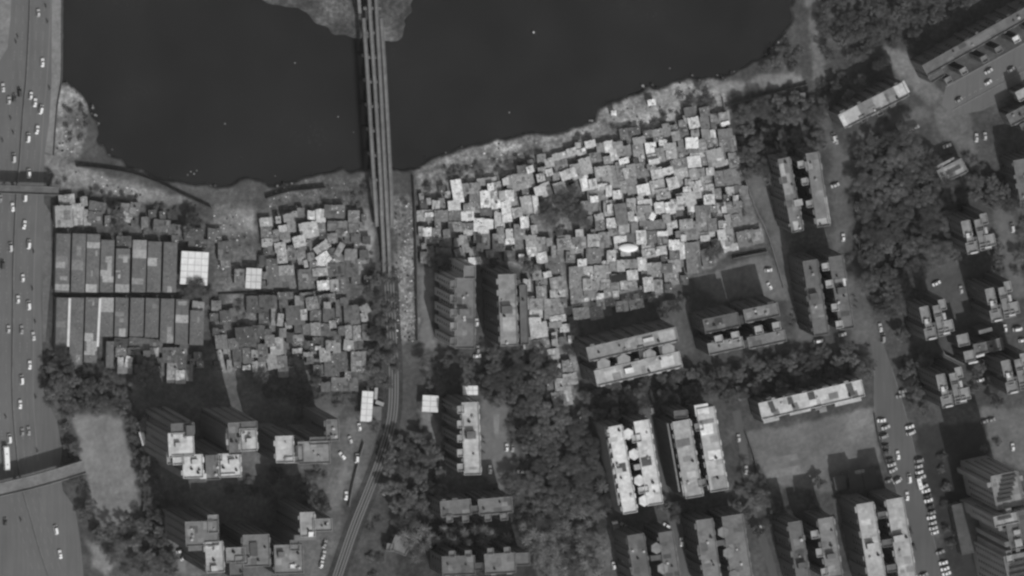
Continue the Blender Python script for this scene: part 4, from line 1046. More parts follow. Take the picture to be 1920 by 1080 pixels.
building('apartment_block', 'twin slabs with square turrets near the bottom, right of the hedge', A, 20, [(1498, 1035, 26, 116, 9, 104), (1556, 1027, 30, 114, 9, 128), (1527, 1002, 14, 15, 9, 160), (1536, 1036, 13, 16, 9, 160), (1546, 1072, 14, 14, 9, 160)], wall_v=92, grp=G, boxes=[(1505, 1060, 16, 10, 9, 96, 2.4), (1559, 1043, 16, 9, 9, 110, 2.4)])
building('apartment_block', 'tall tan twin slabs beside the parking street at the bottom', A, 23, [(1634, 1022, 33, 160, 9.5, 170), (1690, 1016, 33, 165, 9.5, 168), (1655, 965, 20, 12, 9, 105), (1663, 1018, 20, 14, 9, 105), (1672, 1065, 20, 14, 9, 105)], wall_v=98, grp=G, boxes=[(1634, 1024, 15, 10, 9.5, 178, 2.6), (1686, 1010, 20, 12, 9.5, 180, 2.6)])
building('apartment_block', 'grey slab in two halves among the palms, toothed toward the bottom', A, 17, [(854, 952, 58, 30, 5, 112), (928, 948, 64, 30, 5, 116), (889, 955, 16, 14, 5, 92), (842, 972, 12, 14, 5, 118), (872, 972, 12, 14, 5, 118), (914, 970, 12, 14, 5, 118), (944, 968, 14, 14, 5, 118)], wall_v=92, grp=G)
building('apartment_block', 'grey slab pair with square notches along the bottom edge', A, 17, [(859, 1060, 62, 36, 2, 106), (937, 1056, 58, 38, 3, 120), (980, 1048, 26, 24, 3, 104), (897, 1062, 16, 14, 2, 84)] + [(x, y, 12, 13, 2, 122) for x, y in ((847, 1039), (877, 1038), (919, 1034), (950, 1032))], wall_v=92, grp=G)
building('apartment_block', 'pale apartment block with toothed left side above the dark hedge', A, 22, [(883, 822, 32, 136, 2, 172)] + [(863, y, 13, 14, 2, 165) for y in (768, 795, 822, 849, 876)], boxes=[(884, 816, 17, 14, 2, 100, 2.6)], wall_v=104, grp=G, patches=[(884, 850, 26, 50, 2, 182)])
T = 'tower'; GT = 'tall towers beside the park'
building('residential_tower', 'tall tower with dazzling white terrace, upper left of the U group', T, 38, [(339, 834, 48, 46, 3, 202), (342, 803, 44, 20, 3, 104), (361, 874, 38, 44, 2, 204), (334, 862, 22, 18, 3, 196), (318, 858, 12, 24, 3, 150, -2), (381, 893, 12, 10, 3, 190)], wall_v=116, grp=GT, boxes=[(357, 808, 14, 20, 3, 96, 3), (334, 834, 10, 8, 3, 190, 1.8), (366, 866, 12, 9, 3, 190, 1.8)], windows=100)
building('residential_tower', 'grey and white tower at the bottom of the U group', T, 37, [(399, 876, 28, 46, 2, 108), (430, 872, 42, 44, 2, 202), (410, 858, 12, 12, 2, 150)], wall_v=116, grp=GT, boxes=[(436, 866, 12, 9, 3, 190, 1.8), (428, 890, 28, 3, 3, 205, .8)], windows=100)
building('residential_tower', 'tower with stepped terraces at the right of the U group', T, 38, [(440, 822, 24, 60, 3, 112), (465, 824, 32, 42, 3, 188), (466, 798, 32, 16, 3, 108), (429, 824, 10, 22, 3, 172)], wall_v=116, grp=GT, boxes=[(468, 826, 11, 8, 3, 190, 2)], windows=100)
building('residential_tower', 'tower with blotched pale terrace right of the U group', T, 33, [(533, 842, 34, 50, 2, 180), (588, 848, 60, 42, 2, 132), (546, 862, 26, 12, 2, 150), (600, 826, 40, 14, 2, 104), (623, 806, 24, 40, 2, 116), (561, 850, 14, 30, 2, 90)], wall_v=104, grp=GT, windows=100)
building('residential_tower', 'tower below the U group with grey upper and pale lower terrace', T, 36, [(378, 1000, 62, 46, 2, 118), (399, 982, 20, 34, 2, 134), (402, 1044, 34, 58, 3, 170), (366, 1028, 26, 10, 2, 110)], wall_v=100, grp=GT, boxes=[(402, 1066, 12, 10, 3, 190, 1.6)], windows=100)
building('residential_tower', 'tower cut by the bottom edge with a dark hatch on its roof', T, 30, [(480, 1032, 50, 60, 2, 124), (441, 1040, 36, 28, 2, 142), (443, 1068, 26, 26, 2, 102), (452, 1050, 24, 16, 2, 120)], wall_v=100, grp=GT, boxes=[(476, 1030, 14, 26, 3, 84, .9)], windows=100)
building('residential_tower', 'bottom edge tower next to the curved tracks', T, 30, [(541, 1048, 54, 54, 2, 126), (552, 1022, 18, 20, 2, 112)], wall_v=100, grp=GT, boxes=[(528, 1040, 12, 10, 3, 110, 2), (549, 1062, 10, 7, 2, 205, .8)], windows=100)
building('residential_tower', 'slim tower with two pale terraces near the curved tracks', T, 34, [(576, 983, 28, 46, 2, 160), (604, 984, 36, 24, 2, 138), (572, 1008, 40, 10, 2, 120)], wall_v=100, grp=GT, boxes=[(583, 1002, 9, 9, 0, 228, 1.2)], windows=100)
building('residential_tower', 'tallest tower with dark louvred stripes on its roof', T, 40, [(1888, 919, 50, 64, 12, 132), (1868, 925, 12, 60, 12, 150, -.6), (1908, 915, 14, 60, 12, 130, -1)], wall_v=140, boxes=[(1888 - (j - 3) * 1.8, 894 + j * 8.6, 26, 4.6, 12, 72, 1.4) for j in range(6)], rim=True, windows=100, tanks=False, bay=4)
building('residential_tower', 'tower wing with pale stepped terrace at the right edge', T, 44, [(1886, 974, 46, 20, 12, 148), (1902, 1005, 24, 50, 12, 104), (1910, 1020, 14, 16, 12, 150), (1926, 985, 30, 60, 12, 96)], wall_v=140, boxes=[(1884, 971, 26, 5, 12, 80, .8), (1907, 998, 12, 8, 12, 165, 1.5), (1910, 1018, 13, 14, 12, 160, 1.5)], windows=100, tanks=False, bay=4)
building('residential_tower', 'tower with striped louvred roof in the bottom right corner', T, 44, [(1925, 1070, 76, 70, 12, 120), (1893, 1048, 12, 14, 12, 160, .5)], wall_v=140, boxes=[(1924, 1052 + j * 11, 60, 5, 12, 76, 1.4) for j in range(4)], windows=100, tanks=False, bay=4)
building('podium', 'low dark podium at the foot of the louvred towers', 'podium', 6, [(1838, 985, 90, 96, 12, 84)], wall_v=90, tanks=False, windows=20, rim=False)
building('clubhouse', 'angular light grey clubhouse right of the curved rail tracks', 'building', 4.5, [(750, 1022, 32, 30, -22, 122), (731, 1026, 14, 14, -8, 118)], wall_v=100, tanks=False)
building('hut', 'long pale strip roof in the wood clearing', 'hut', 4, [(1507, 190, 10, 32, 8, 118)], wall_v=90, tanks=False, rim=False)
building('cabin', 'low grey building between narrow canopy and the rail tracks', 'building', 4, [(706, 775, 18, 26, -3, 104), (705, 738, 6, 22, -4, 160), (712, 756, 16, 7, -20, 150)], wall_v=90, tanks=False, rim=False)
building('cabin', 'pale thin-roofed cabin among the trees above the white slab', 'hut', 4, [(1386, 738, 7, 28, 12, 118)], wall_v=90, tanks=False, rim=False)
building('cabin', 'bright slanted roof between the park and the U group', 'hut', 4, [(268, 822, 9, 26, 16, 222)], wall_v=90, tanks=False, rim=False)
#@@PART3
# ------------------------------------------------------------------ vehicles
def car_parts(kind):
    """lofted body, greenhouse, wheels and lamps, length along +y, origin on the ground"""
    Ln, Wd, Ht, bonnet = {'hatch': (3.8, 1.65, 1.5, 0.9), 'sedan': (4.4, 1.72, 1.45, 1.15), 'van': (4.7, 1.85, 1.9, 0.5)}[kind]
    m = MB()
    prof = [(-.5, .55, .62), (-.47, .92, .78), (-.3, 1.0, .86), (0, 1.0, .88), (.28, 1.0, .84), (.44, .93, .74), (.5, .62, .6)]
    rings = []
    for y, w, z in prof:
        hw = Wd / 2 * w; Y = y * Ln
        rings.append([(-hw, Y, .3), (hw, Y, .3), (hw * 1.02, Y, z * .7), (hw * .9, Y, z), (-hw * .9, Y, z), (-hw * 1.02, Y, z * .7)])
    for a, b in zip(rings, rings[1:]):
        for i in range(6):
            j = (i + 1) % 6
            m.face([a[i], b[i], b[j], a[j]][::-1], 0.5)
    m.face(rings[0], 0.5); m.face(rings[-1][::-1], 0.5)
    g = MB(); r = MB()
    y0, y1 = -Ln * .42, Ln * (.5 - bonnet / Ln) - .1
    if kind == 'sedan': y0 = -Ln * .3
    lo = [(-Wd * .43, y0, .84), (Wd * .43, y0, .84), (Wd * .43, y1, .84), (-Wd * .43, y1, .84)]
    hi = [(-Wd * .35, y0 + .35, Ht - .06), (Wd * .35, y0 + .35, Ht - .06), (Wd * .35, y1 - .6, Ht - .06), (-Wd * .35, y1 - .6, Ht - .06)]
    for i in range(4):
        j = (i + 1) % 4
        g.face([lo[i], lo[j], hi[j], hi[i]], 0.02)
    g.face(hi, 0.02)
    r.prism([(p[0] * .98, p[1]) for p in hi], Ht - .055, Ht, 0.5)
    out = [('body', m.mesh('body', M['paint']), (0, 0, 0)), ('window', g.mesh('window', M['glass']), (0, 0, 0)), ('roof', r.mesh('roof', M['paint']), (0, 0, 0))]
    w = MB()
    k = len(w.v)
    for x in (-.11, .11):
        w.v += [(x, .32 * math.cos(6.2832 * i / 12), .32 * math.sin(6.2832 * i / 12)) for i in range(12)]
    w.f.append(tuple(range(11, -1, -1))); w.t.append(.02); w.f.append(tuple(range(12, 24))); w.t.append(.02)
    for i in range(12):
        j = (i + 1) % 12
        w.f.append((i, j, 12 + j, 12 + i)); w.t.append(.02)
    wm = w.mesh('wheel', M['flat'])
    for sx in (-1, 1):
        for y in (-.3, .3):
            out.append(('wheel', wm, (sx * (Wd / 2 - .06), y * Ln, .32)))
    hl = MB(); hl.box(0, 0, .34, .14, -.07, .07, .75); hm = hl.mesh('headlight', M['flat'])
    for sx in (-1, 1):
        out.append(('headlight', hm, (sx * Wd * .33, Ln * .475, .66)))
    return out
def make_vehicle(name, parts, color):
    root = empty(name, (0, 0, 0))
    for n, me, loc in parts:
        o = bpy.data.objects.new(n, me); link(o); o.parent = root; o.location = loc; o.color = (color, color, color, 1)
    return root
PROTO = {k: make_vehicle('car', car_parts(k), .8) for k in ('hatch', 'sedan', 'van')}
used = set()
def copy_tree(o, parent=None):
    c = o.copy(); link(c); c.parent = parent
    for ch in list(o.children): copy_tree(ch, c)
    return c
def put(proto_key, protos, px, py, ang, z=0.12, color=None, scale=1.0):
    if proto_key in used: r = copy_tree(protos[proto_key])
    else: r = protos[proto_key]; used.add(proto_key)
    r.location = P(px, py, z); r.rotation_euler = (0, 0, math.radians(ang)); r.scale = (scale,) * 3
    if color is not None:
        for c in r.children: c.color = (color, color, color, 1)
    return r
CW = {.82: 'white', .55: 'silver', .3: 'grey', .06: 'black', .04: 'black'}
def car(px, py, ang, c=.82, kind=None, where='highway'):
    kind = kind or rg.choice(['hatch', 'sedan', 'hatch', 'sedan', 'van'])
    r = put(kind, PROTO, px, py, ang, color=c, scale=1.12)
    kw = {'hatch': 'hatchback', 'sedan': 'saloon car', 'van': 'people carrier'}[kind]
    w = {'highway': 'driving on the highway', 'street': 'parked along the street', 'lot': 'parked by the buildings', 'road': 'on the diagonal road', 'lane': 'standing in the inner lane'}[where]
    place(r, 'car', f'{CW[c]} {kw} {w}', px, py, {'highway': 'cars on the highway', 'street': 'cars parked along the street'}.get(where, 'cars around the blocks'))
HW = [(71, 24, 0, .55), (79, 117, 0, .82), (5, 164, 5, .55), (16, 188, 0, .55), (26, 184, 0, .06), (36, 173, 5, .06), (57, 179, -8, .82), (65, 192, -5, .82), (76, 205, -12, .82, 'van'), (69, 243, -10, .82), (52, 258, -3, .82, 'van'),
      (25, 296, 0, .55), (53, 325, 0, .82), (8, 352, 0, .06), (46, 369, 0, .82), (23, 388, 5, .82), (45, 421, -10, .82), (53, 458, -5, .82, 'van'), (19, 463, 5, .55), (4, 496, 0, .06), (42, 521, 0, .82), (33, 561, 0, .82), (53, 572, 5, .82),
      (15, 617, 0, .55), (40, 618, 0, .3), (62, 630, 8, .55), (55, 684, 0, .82), (40, 712, 3, .82, 'van'), (37, 758, 0, .82), (41, 810, 0, .3), (53, 808, 5, .3), (17, 822, 5, .82, 'van'), (104, 993, 12, .82), (112, 1039, 10, .82), (9, 978, 0, .06), (0, 372, 0, .3)]
for e in HW: car(e[0], e[1], e[2], e[3], e[4] if len(e) > 4 else None)
ST = [(1652, 788, -85, .82), (1660, 801, -70, .55), (1656, 818, -72, .3), (1659, 836, -80, .06), (1660, 847, -80, .06), (1667, 862, -78, .06), (1671, 871, -75, .55), (1674, 881, -62, .55), (1666, 901, -70, .3), (1682, 901, -60, .55),
      (1705, 800, -75, .82), (1707, 811, -70, .55), (1722, 863, -78, .3), (1722, 874, -78, .55), (1723, 885, -78, .82), (1727, 894, -75, .55), (1732, 911, -75, .55), (1735, 920, -75, .82), (1738, 930, -75, .06), (1740, 938, -75, .82), (1743, 950, -75, .06),
      (1746, 961, -76, .3), (1745, 970, -78, .82), (1748, 980, -78, .55), (1749, 990, -78, .55), (1752, 998, -76, .82), (1762, 1035, -72, .3), (1768, 1055, -78, .82), (1771, 1066, -74, .82), (1774, 1075, -74, .82), (1683, 853, 8, .82), (1704, 897, 6, .82), (1700, 930, 4, .82), (1731, 1078, -70, .3)]
for e in ST: car(*e, where='street')
LOT = [(893, 604, 0, .82), (895, 655, 0, .3), (894, 667, -85, .82), (949, 839, 0, .82), (960, 839, 0, .3), (918, 880, 0, .82), (976, 884, 85, .82), (984, 884, 85, .55), (1150, 1060, 8, .82), (1090, 789, 8, .55), (1277, 1016, 4, .82), (1249, 985, 60, .82),
       (1424, 993, 4, .82), (1398, 881, 0, .55), (1384, 821, 5, .55), (1440, 506, -85, .82), (1442, 536, 30, .82), (1606, 387, 0, .55), (1607, 446, 40, .55), (1614, 461, 5, .55), (1534, 639, -80, .82), (1579, 627, -76, .82), (1650, 614, 10, .55),
       (1655, 634, 0, .3), (1755, 531, -65, .82), (1801, 543, 10, .55), (1897, 427, 8, .55), (1907, 617, -80, .82), (1916, 638, -80, .82), (1838, 712, -80, .82), (1898, 838, 5, .82), (668, 859, -5, .82), (648, 929, -3, .82), (641, 854, 40, .82), (673, 800, 10, .82), (656, 824, 20, .55),
       (337, 1033, -70, .82), (343, 1045, -40, .82), (1580, 445, 0, .82), (1830, 258, 0, .55), (1846, 255, 0, .55), (1701, 248, -60, .82), (1716, 239, -60, .55), (1703, 262, 0, .55), (1562, 258, 10, .55), (1567, 262, 10, .3), (1565, 347, -70, .55), (1775, 273, -70, .55), (1884, 615, 5, .82), (1845, 790, -75, .3), (1858, 787, -75, .3),
       (608, 1020, -20, .3), (606, 1040, -15, .55), (602, 1058, -15, .82), (1692, 733, -75, .3), (1687, 742, -75, .3), (1500, 350, 0, .3), (1210, 788, 20, .3), (1221, 768, 10, .55), (1170, 985, 60, .3)]
for e in LOT: car(*e, where='lot')
for e in [(1852, 154, -58, .82), (1853, 133, -60, .55), (1895, 130, -60, .3), (1797, 187, -58, .3)]: car(*e, where='road')
def big_vehicle(name, px, py, L_, W_, Ht, ang, v, lab, cat, cab):
    root = empty(name, P(px, py, .1)); root.rotation_euler = (0, 0, math.radians(ang))
    def pb(n, mat, *boxes):
        m = MB()
        for b in boxes: m.prism(rect(b[0], b[1], b[2], b[3]), b[4], b[5], b[6])
        o = m.build(n, M[mat], root); o.color = (b[6],) * 3 + (1,); return o
    if cab:
        pb('cargo_box', 'flat', (0, -L_ * .12, W_, L_ * .76, .8, Ht, lin(v)))
        cb = pb('cab', 'flat', (0, L_ * .4, W_ * .92, L_ * .18, .5, Ht * .78, lin(225)))
        m = MB(); m.box(0, L_ * .49, W_ * .8, .1, Ht * .45, Ht * .72, .02); m.build('windscreen', M['glass'], root)
    else:
        b = pb('body', 'flat', (0, 0, W_, L_, .4, Ht - .15, lin(v)), (0, 0, W_ * .9, L_ * .97, Ht - .15, Ht, lin(v)))
        m = MB(); m.prism(rect(0, 0, W_ + .04, L_ * .92), Ht * .5, Ht * .78, .02); m.build('window', M['glass'], root)
        pb('roof_hatch', 'flat', (0, L_ * .2, .8, .8, Ht, Ht + .12, lin(170))); pb('roof_hatch', 'flat', (0, -L_ * .25, .8, .8, Ht, Ht + .12, lin(170)))
    wm = [c.data for c in PROTO['sedan'].children if c.name.startswith('wheel')][0]
    for sx in (-1, 1):
        for y in (-.33, .36):
            o = bpy.data.objects.new('wheel', wm); link(o); o.parent = root; o.location = (sx * (W_ / 2 - .12), y * L_, .45); o.scale = (1.6, 1.4, 1.4)
    label(root, lab, cat)
big_vehicle('bus', 10, 858, 13.2, 2.7, 3.1, 3, 238, 'long white bus on the highway above the flyover', 'bus', False)
big_vehicle('lorry', 1153, 989, 8, 3.0, 3.0, 12, 116, 'grey box lorry with white cab standing below the white slabs', 'lorry', True)
big_vehicle('delivery_van', 1722, 906, 6.4, 2.2, 2.5, 14, 236, 'large white van double-parked on the parking street', 'van', False)
# motorcycles and their riders
def torus_wheel():
    m = MB()
    for i in range(14):
        a0, a1 = 6.2832 * i / 14, 6.2832 * (i + 1) / 14
        f = lambda a, r, x: (x, r * math.cos(a), r * math.sin(a))
        for (r0, x0), (r1, x1) in (((.3, -.05), (.3, .05)), ((.3, .05), (.2, .03)), ((.2, .03), (.2, -.03)), ((.2, -.03), (.3, -.05))):
            m.face([f(a0, r0, x0), f(a1, r0, x0), f(a1, r1, x1), f(a0, r1, x1)], .02)
    return m.mesh('wheel', M['flat'])
TW = torus_wheel()
m = MB(); m.tube([(0, -.55, .75), (0, -.1, .72), (0, .25, .82), (0, .5, .8)], [.1, .14, .17, .06], .05); m.tube([(0, .62, .3), (0, .5, .75), (0, .42, 1.0)], [.04, .04, .04], .2); m.tube([(0, -.62, .3), (0, -.1, .4), (0, .2, .6)], [.05, .12, .12], .15); m.tube([(-.35, .38, 1.0), (.35, .38, 1.0)], [.025, .025], .1)
BIKE = [('frame', m.mesh('frame', M['flat']), (0, 0, 0)), ('wheel', TW, (0, -.62, .3)), ('wheel', TW, (0, .66, .3))]
BP = {'bike': make_vehicle('motorcycle', BIKE, .1)}
def rider_mesh():
    V = [(0, -.15, .85), (0, -.1, 1.1), (0, 0, 1.36), (0, .03, 1.5), (0, .05, 1.62), (.2, -.02, 1.36), (.3, .14, 1.14), (.32, .36, 1.04), (-.2, -.02, 1.36), (-.3, .14, 1.14), (-.32, .36, 1.04),
         (.12, -.1, .82), (.22, .25, .78), (.2, .12, .38), (-.12, -.1, .82), (-.22, .25, .78), (-.2, .12, .38), (0, .06, 1.72), (.2, .26, .32), (-.2, .26, .32)]
    E = [(0, 1), (1, 2), (2, 3), (3, 4), (4, 17), (2, 5), (5, 6), (6, 7), (2, 8), (8, 9), (9, 10), (0, 11), (11, 12), (12, 13), (0, 14), (14, 15), (15, 16), (13, 18), (16, 19)]
    R = [.15, .15, .16, .06, .11, .07, .05, .045, .07, .05, .045, .1, .08, .055, .1, .08, .055, .1, .045, .045]
    me = bpy.data.meshes.new('person'); me.from_pydata(V, E, []); o = bpy.data.objects.new('tmp_person', me); link(o)
    sk = o.modifiers.new('skin', 'SKIN'); 
    for i, r in enumerate(R): me.skin_vertices[0].data[i].radius = (r, r)
    me.skin_vertices[0].data[0].use_root = True
    o.modifiers.new('sub', 'SUBSURF').levels = 1
    dg = bpy.context.evaluated_depsgraph_get()
    e = bpy.data.meshes.new_from_object(o.evaluated_get(dg)); e.name = 'person'
    bpy.data.objects.remove(o)
    e.attributes.new('tone', 'FLOAT', 'FACE').data.foreach_set('value', np.full(len(e.polygons), .12, np.float32))
    e.materials.clear(); e.materials.append(M['flat'])
    return e
RM = rider_mesh()
for k, (x, y, a) in enumerate([(32, 68, 0), (29, 78, 0), (85, 11, 0), (19, 221, 180), (24, 248, 180), (4, 263, 180), (92, 165, 0), (62, 471, 0), (60, 541, 0), (65, 603, 0), (66, 744, 0), (10, 781, 180), (38, 974, 180), (69, 845, 0), (88, 40, 0)]):
    b = put('bike', BP, x, y, a, z=.1, scale=1.25)
    place(b, 'motorcycle', 'dark motorcycle driving on the highway', x, y, 'motorcycles on the highway')
    p = bpy.data.objects.new('person', RM); link(p); p.location = b.location; p.rotation_euler = b.rotation_euler; p.scale = b.scale
    place(p, 'person', 'person in dark clothes riding a motorcycle', x, y, 'motorcycle riders')
for x, y, a in [(1487, 582, 80), (1484, 592, 80), (1489, 602, 80), (1483, 610, 80), (1600, 555, 70), (1605, 565, 70), (1603, 575, 75), (905, 820, 70), (907, 830, 70), (906, 848, 70), (1585, 490, 75), (1588, 498, 70)]:
    b = put('bike', BP, x, y, a, z=.1, scale=1.25)
    place(b, 'motorcycle', 'dark motorcycle parked in a lane', x, y, 'parked motorcycles')

# ------------------------------------------------------------------ trees
def crown_mesh(seed, leaves=2200, flat=0.6, lumps=24, ls=1.0):
    r = random.Random(seed)
    L_ = [(Vector((0, 0, -.1)), .55)]
    for i in range(lumps):
        a = 6.2832 * r.random(); d = .82 * r.random() ** .55
        L_.append((Vector((d * math.cos(a), d * math.sin(a), (.45 - .55 * d) * r.uniform(.4, 1.2))), r.uniform(.13, .3)))
    tot = sum(q[1] ** 2 for q in L_)
    m = MB()
    for c, rad in L_:
        lt = r.uniform(.82, 1.18)
        for _ in range(int(leaves * rad ** 2 / tot)):
            d = Vector((r.gauss(0, 1), r.gauss(0, 1), r.gauss(.25, 1))).normalized()
            p = c + d * rad * (r.random() ** .4) * 1.1
            p.z *= flat * 1.2
            n = (d + Vector((r.gauss(0, .6), r.gauss(0, .6), r.gauss(.5, .5)))).normalized()
            u = n.cross(Vector((r.random() - .5, r.random() - .5, .2))).normalized(); w = n.cross(u)
            s_ = r.uniform(.03, .07) * ls
            m.face([p + u * s_ * 1.3, p + w * s_ * .7, p - u * s_ * 1.2, p - w * s_ * .7], lin(88) * lt * r.uniform(.75, 1.25))
    return m.mesh('crown', M['leaf'])
def trunk_mesh(seed):
    r = random.Random(seed); m = MB()
    m.tube([(0, 0, -1.25), (.02, 0, -.7), (0, .02, -.3), (.02, 0, .1)], [.075, .055, .045, .02], lin(80), 8)
    for i in range(6):
        a = 6.2832 * i / 6 + r.random() * .6; z = r.uniform(-.5, -.2)
        m.tube([(0, 0, z), (.25 * math.cos(a), .25 * math.sin(a), z + .22), (.6 * math.cos(a), .6 * math.sin(a), z + .42)], [.035, .024, .008], lin(80), 6)
    return m.mesh('trunk', M['wall'])
CR = [crown_mesh(20 + i, leaves=(4200, 2200, 3600, 1300, 4200, 900, 3000)[i], ls=(.62, 1, .7, 1.3, .6, 1.6, .8)[i], lumps=(24, 18, 34, 12, 40, 9, 20)[i]) for i in range(7)]
CRB = [crown_mesh(50 + i, leaves=(6500, 4500, 6500)[i], lumps=(48, 26, 60)[i], ls=(.55, .75, .5)[i]) for i in range(3)]
TK = [trunk_mesh(3 + i) for i in range(3)]
def palm_meshes(seed):
    r = random.Random(seed); m = MB()
    for i in range(15):
        a = 6.2832 * i / 15 + r.uniform(-.15, .15); L_ = r.uniform(.85, 1.1); up = r.uniform(.1, .45)
        prev = None; n = 9
        for k in range(n):
            t0, t1 = k / n, (k + 1) / n
            def pos(t): return Vector((math.cos(a) * L_ * t, math.sin(a) * L_ * t, up * t - .75 * t * t * L_ + .25 * t))
            p, q = pos(t0), pos(t1); sd = Vector((-math.sin(a), math.cos(a), 0))
            wl_ = .13 * math.sin(math.pi * min(1, .15 + t1 * .85)) + .02
            for s_ in (-1, 1):
                tip = (p + q) / 2 + sd * s_ * wl_ + (q - p) * .7 - Vector((0, 0, wl_ * .45))
                m.face([p, q, tip] if s_ > 0 else [q, p, tip], lin(84) * r.uniform(.45, 1.6))
    fr = m.mesh('fronds', M['leaf'])
    m = MB(); m.tube([(.08, 0, -2.6), (.03, 0, -1.8), (0, .03, -.9), (0, 0, .02)], [.07, .055, .05, .045], lin(95), 8)
    return fr, m.mesh('trunk', M['wall'])
PM = [palm_meshes(90 + i) for i in range(3)]
TREES = []
rt = random.Random(77)
def fill(poly, r0, r1, n, gap=0.82, tries=40, kind='tree', avoid=()):
    xs, ys = [p[0] for p in poly], [p[1] for p in poly]
    got = 0
    for _ in range(n * tries):
        if got >= n: break
        px, py, r = rt.uniform(min(xs), max(xs)), rt.uniform(min(ys), max(ys)), rt.uniform(r0, r1)
        if not inside(px, py, [poly]): continue
        if any(math.hypot(px - t[0], py - t[1]) < (r + t[2]) * gap for t in TREES): continue
        TREES.append((px, py, r, kind)); got += 1
# single trees
for t in [(1055, 385, 24), (1085, 405, 20), (1030, 412, 20), (1075, 362, 16), (1048, 432, 15), (1100, 420, 12), (1020, 390, 13), (803, 352, 11), (806, 741, 12), (221, 402, 17, 'tree'), (222, 430, 14), (362, 412, 17), (352, 432, 13), (368, 540, 19), (352, 552, 14), (388, 548, 12),
          (1337, 475, 17), (1352, 465, 12), (276, 697, 20), (256, 716, 17), (118, 668, 16), (130, 690, 14), (112, 715, 19), (96, 690, 14), (165, 690, 12), (150, 735, 14), (830, 492, 16), (812, 497, 13), (851, 500, 12), (925, 492, 13), (990, 500, 15), (1005, 515, 12), (970, 485, 10),
          (640, 432, 12), (655, 440, 10), (695, 505, 12), (703, 525, 15), (720, 520, 12), (690, 545, 13), (710, 560, 14), (716, 600, 12), (700, 625, 15), (722, 640, 14), (706, 665, 17), (730, 672, 13), (696, 692, 14), (715, 705, 13), (724, 492, 12), (738, 512, 9), (738, 560, 10), (727, 578, 12), (733, 606, 9), (728, 655, 12), (742, 690, 12), (728, 720, 11), (700, 580, 12), (692, 600, 12), (690, 650, 12), (697, 720, 12), (741, 655, 10), (712, 745, 12), (703, 800, 13),
          (1265, 575, 16), (1245, 585, 14), (1280, 560, 12), (962, 900, 19), (948, 905, 12), (1345, 215, 12), (1352, 245, 9), (1300, 190, 12), (1275, 178, 10), (1325, 182, 8), (1245, 220, 9), (1230, 228, 8), (1385, 385, 12), (1375, 372, 9), (1392, 400, 8), (1545, 985, 16), (1537, 905, 13), (1517, 925, 10),
          (1425, 900, 14), (1845, 840, 9), (1871, 830, 9), (1000, 690, 15), (1075, 600 + 60, 12), (1062, 655, 9), (1100, 745, 14), (1120, 735, 12), (60, 662, 0.1)][:-1]:
    TREES.append((t[0], t[1], t[2], 'tree'))
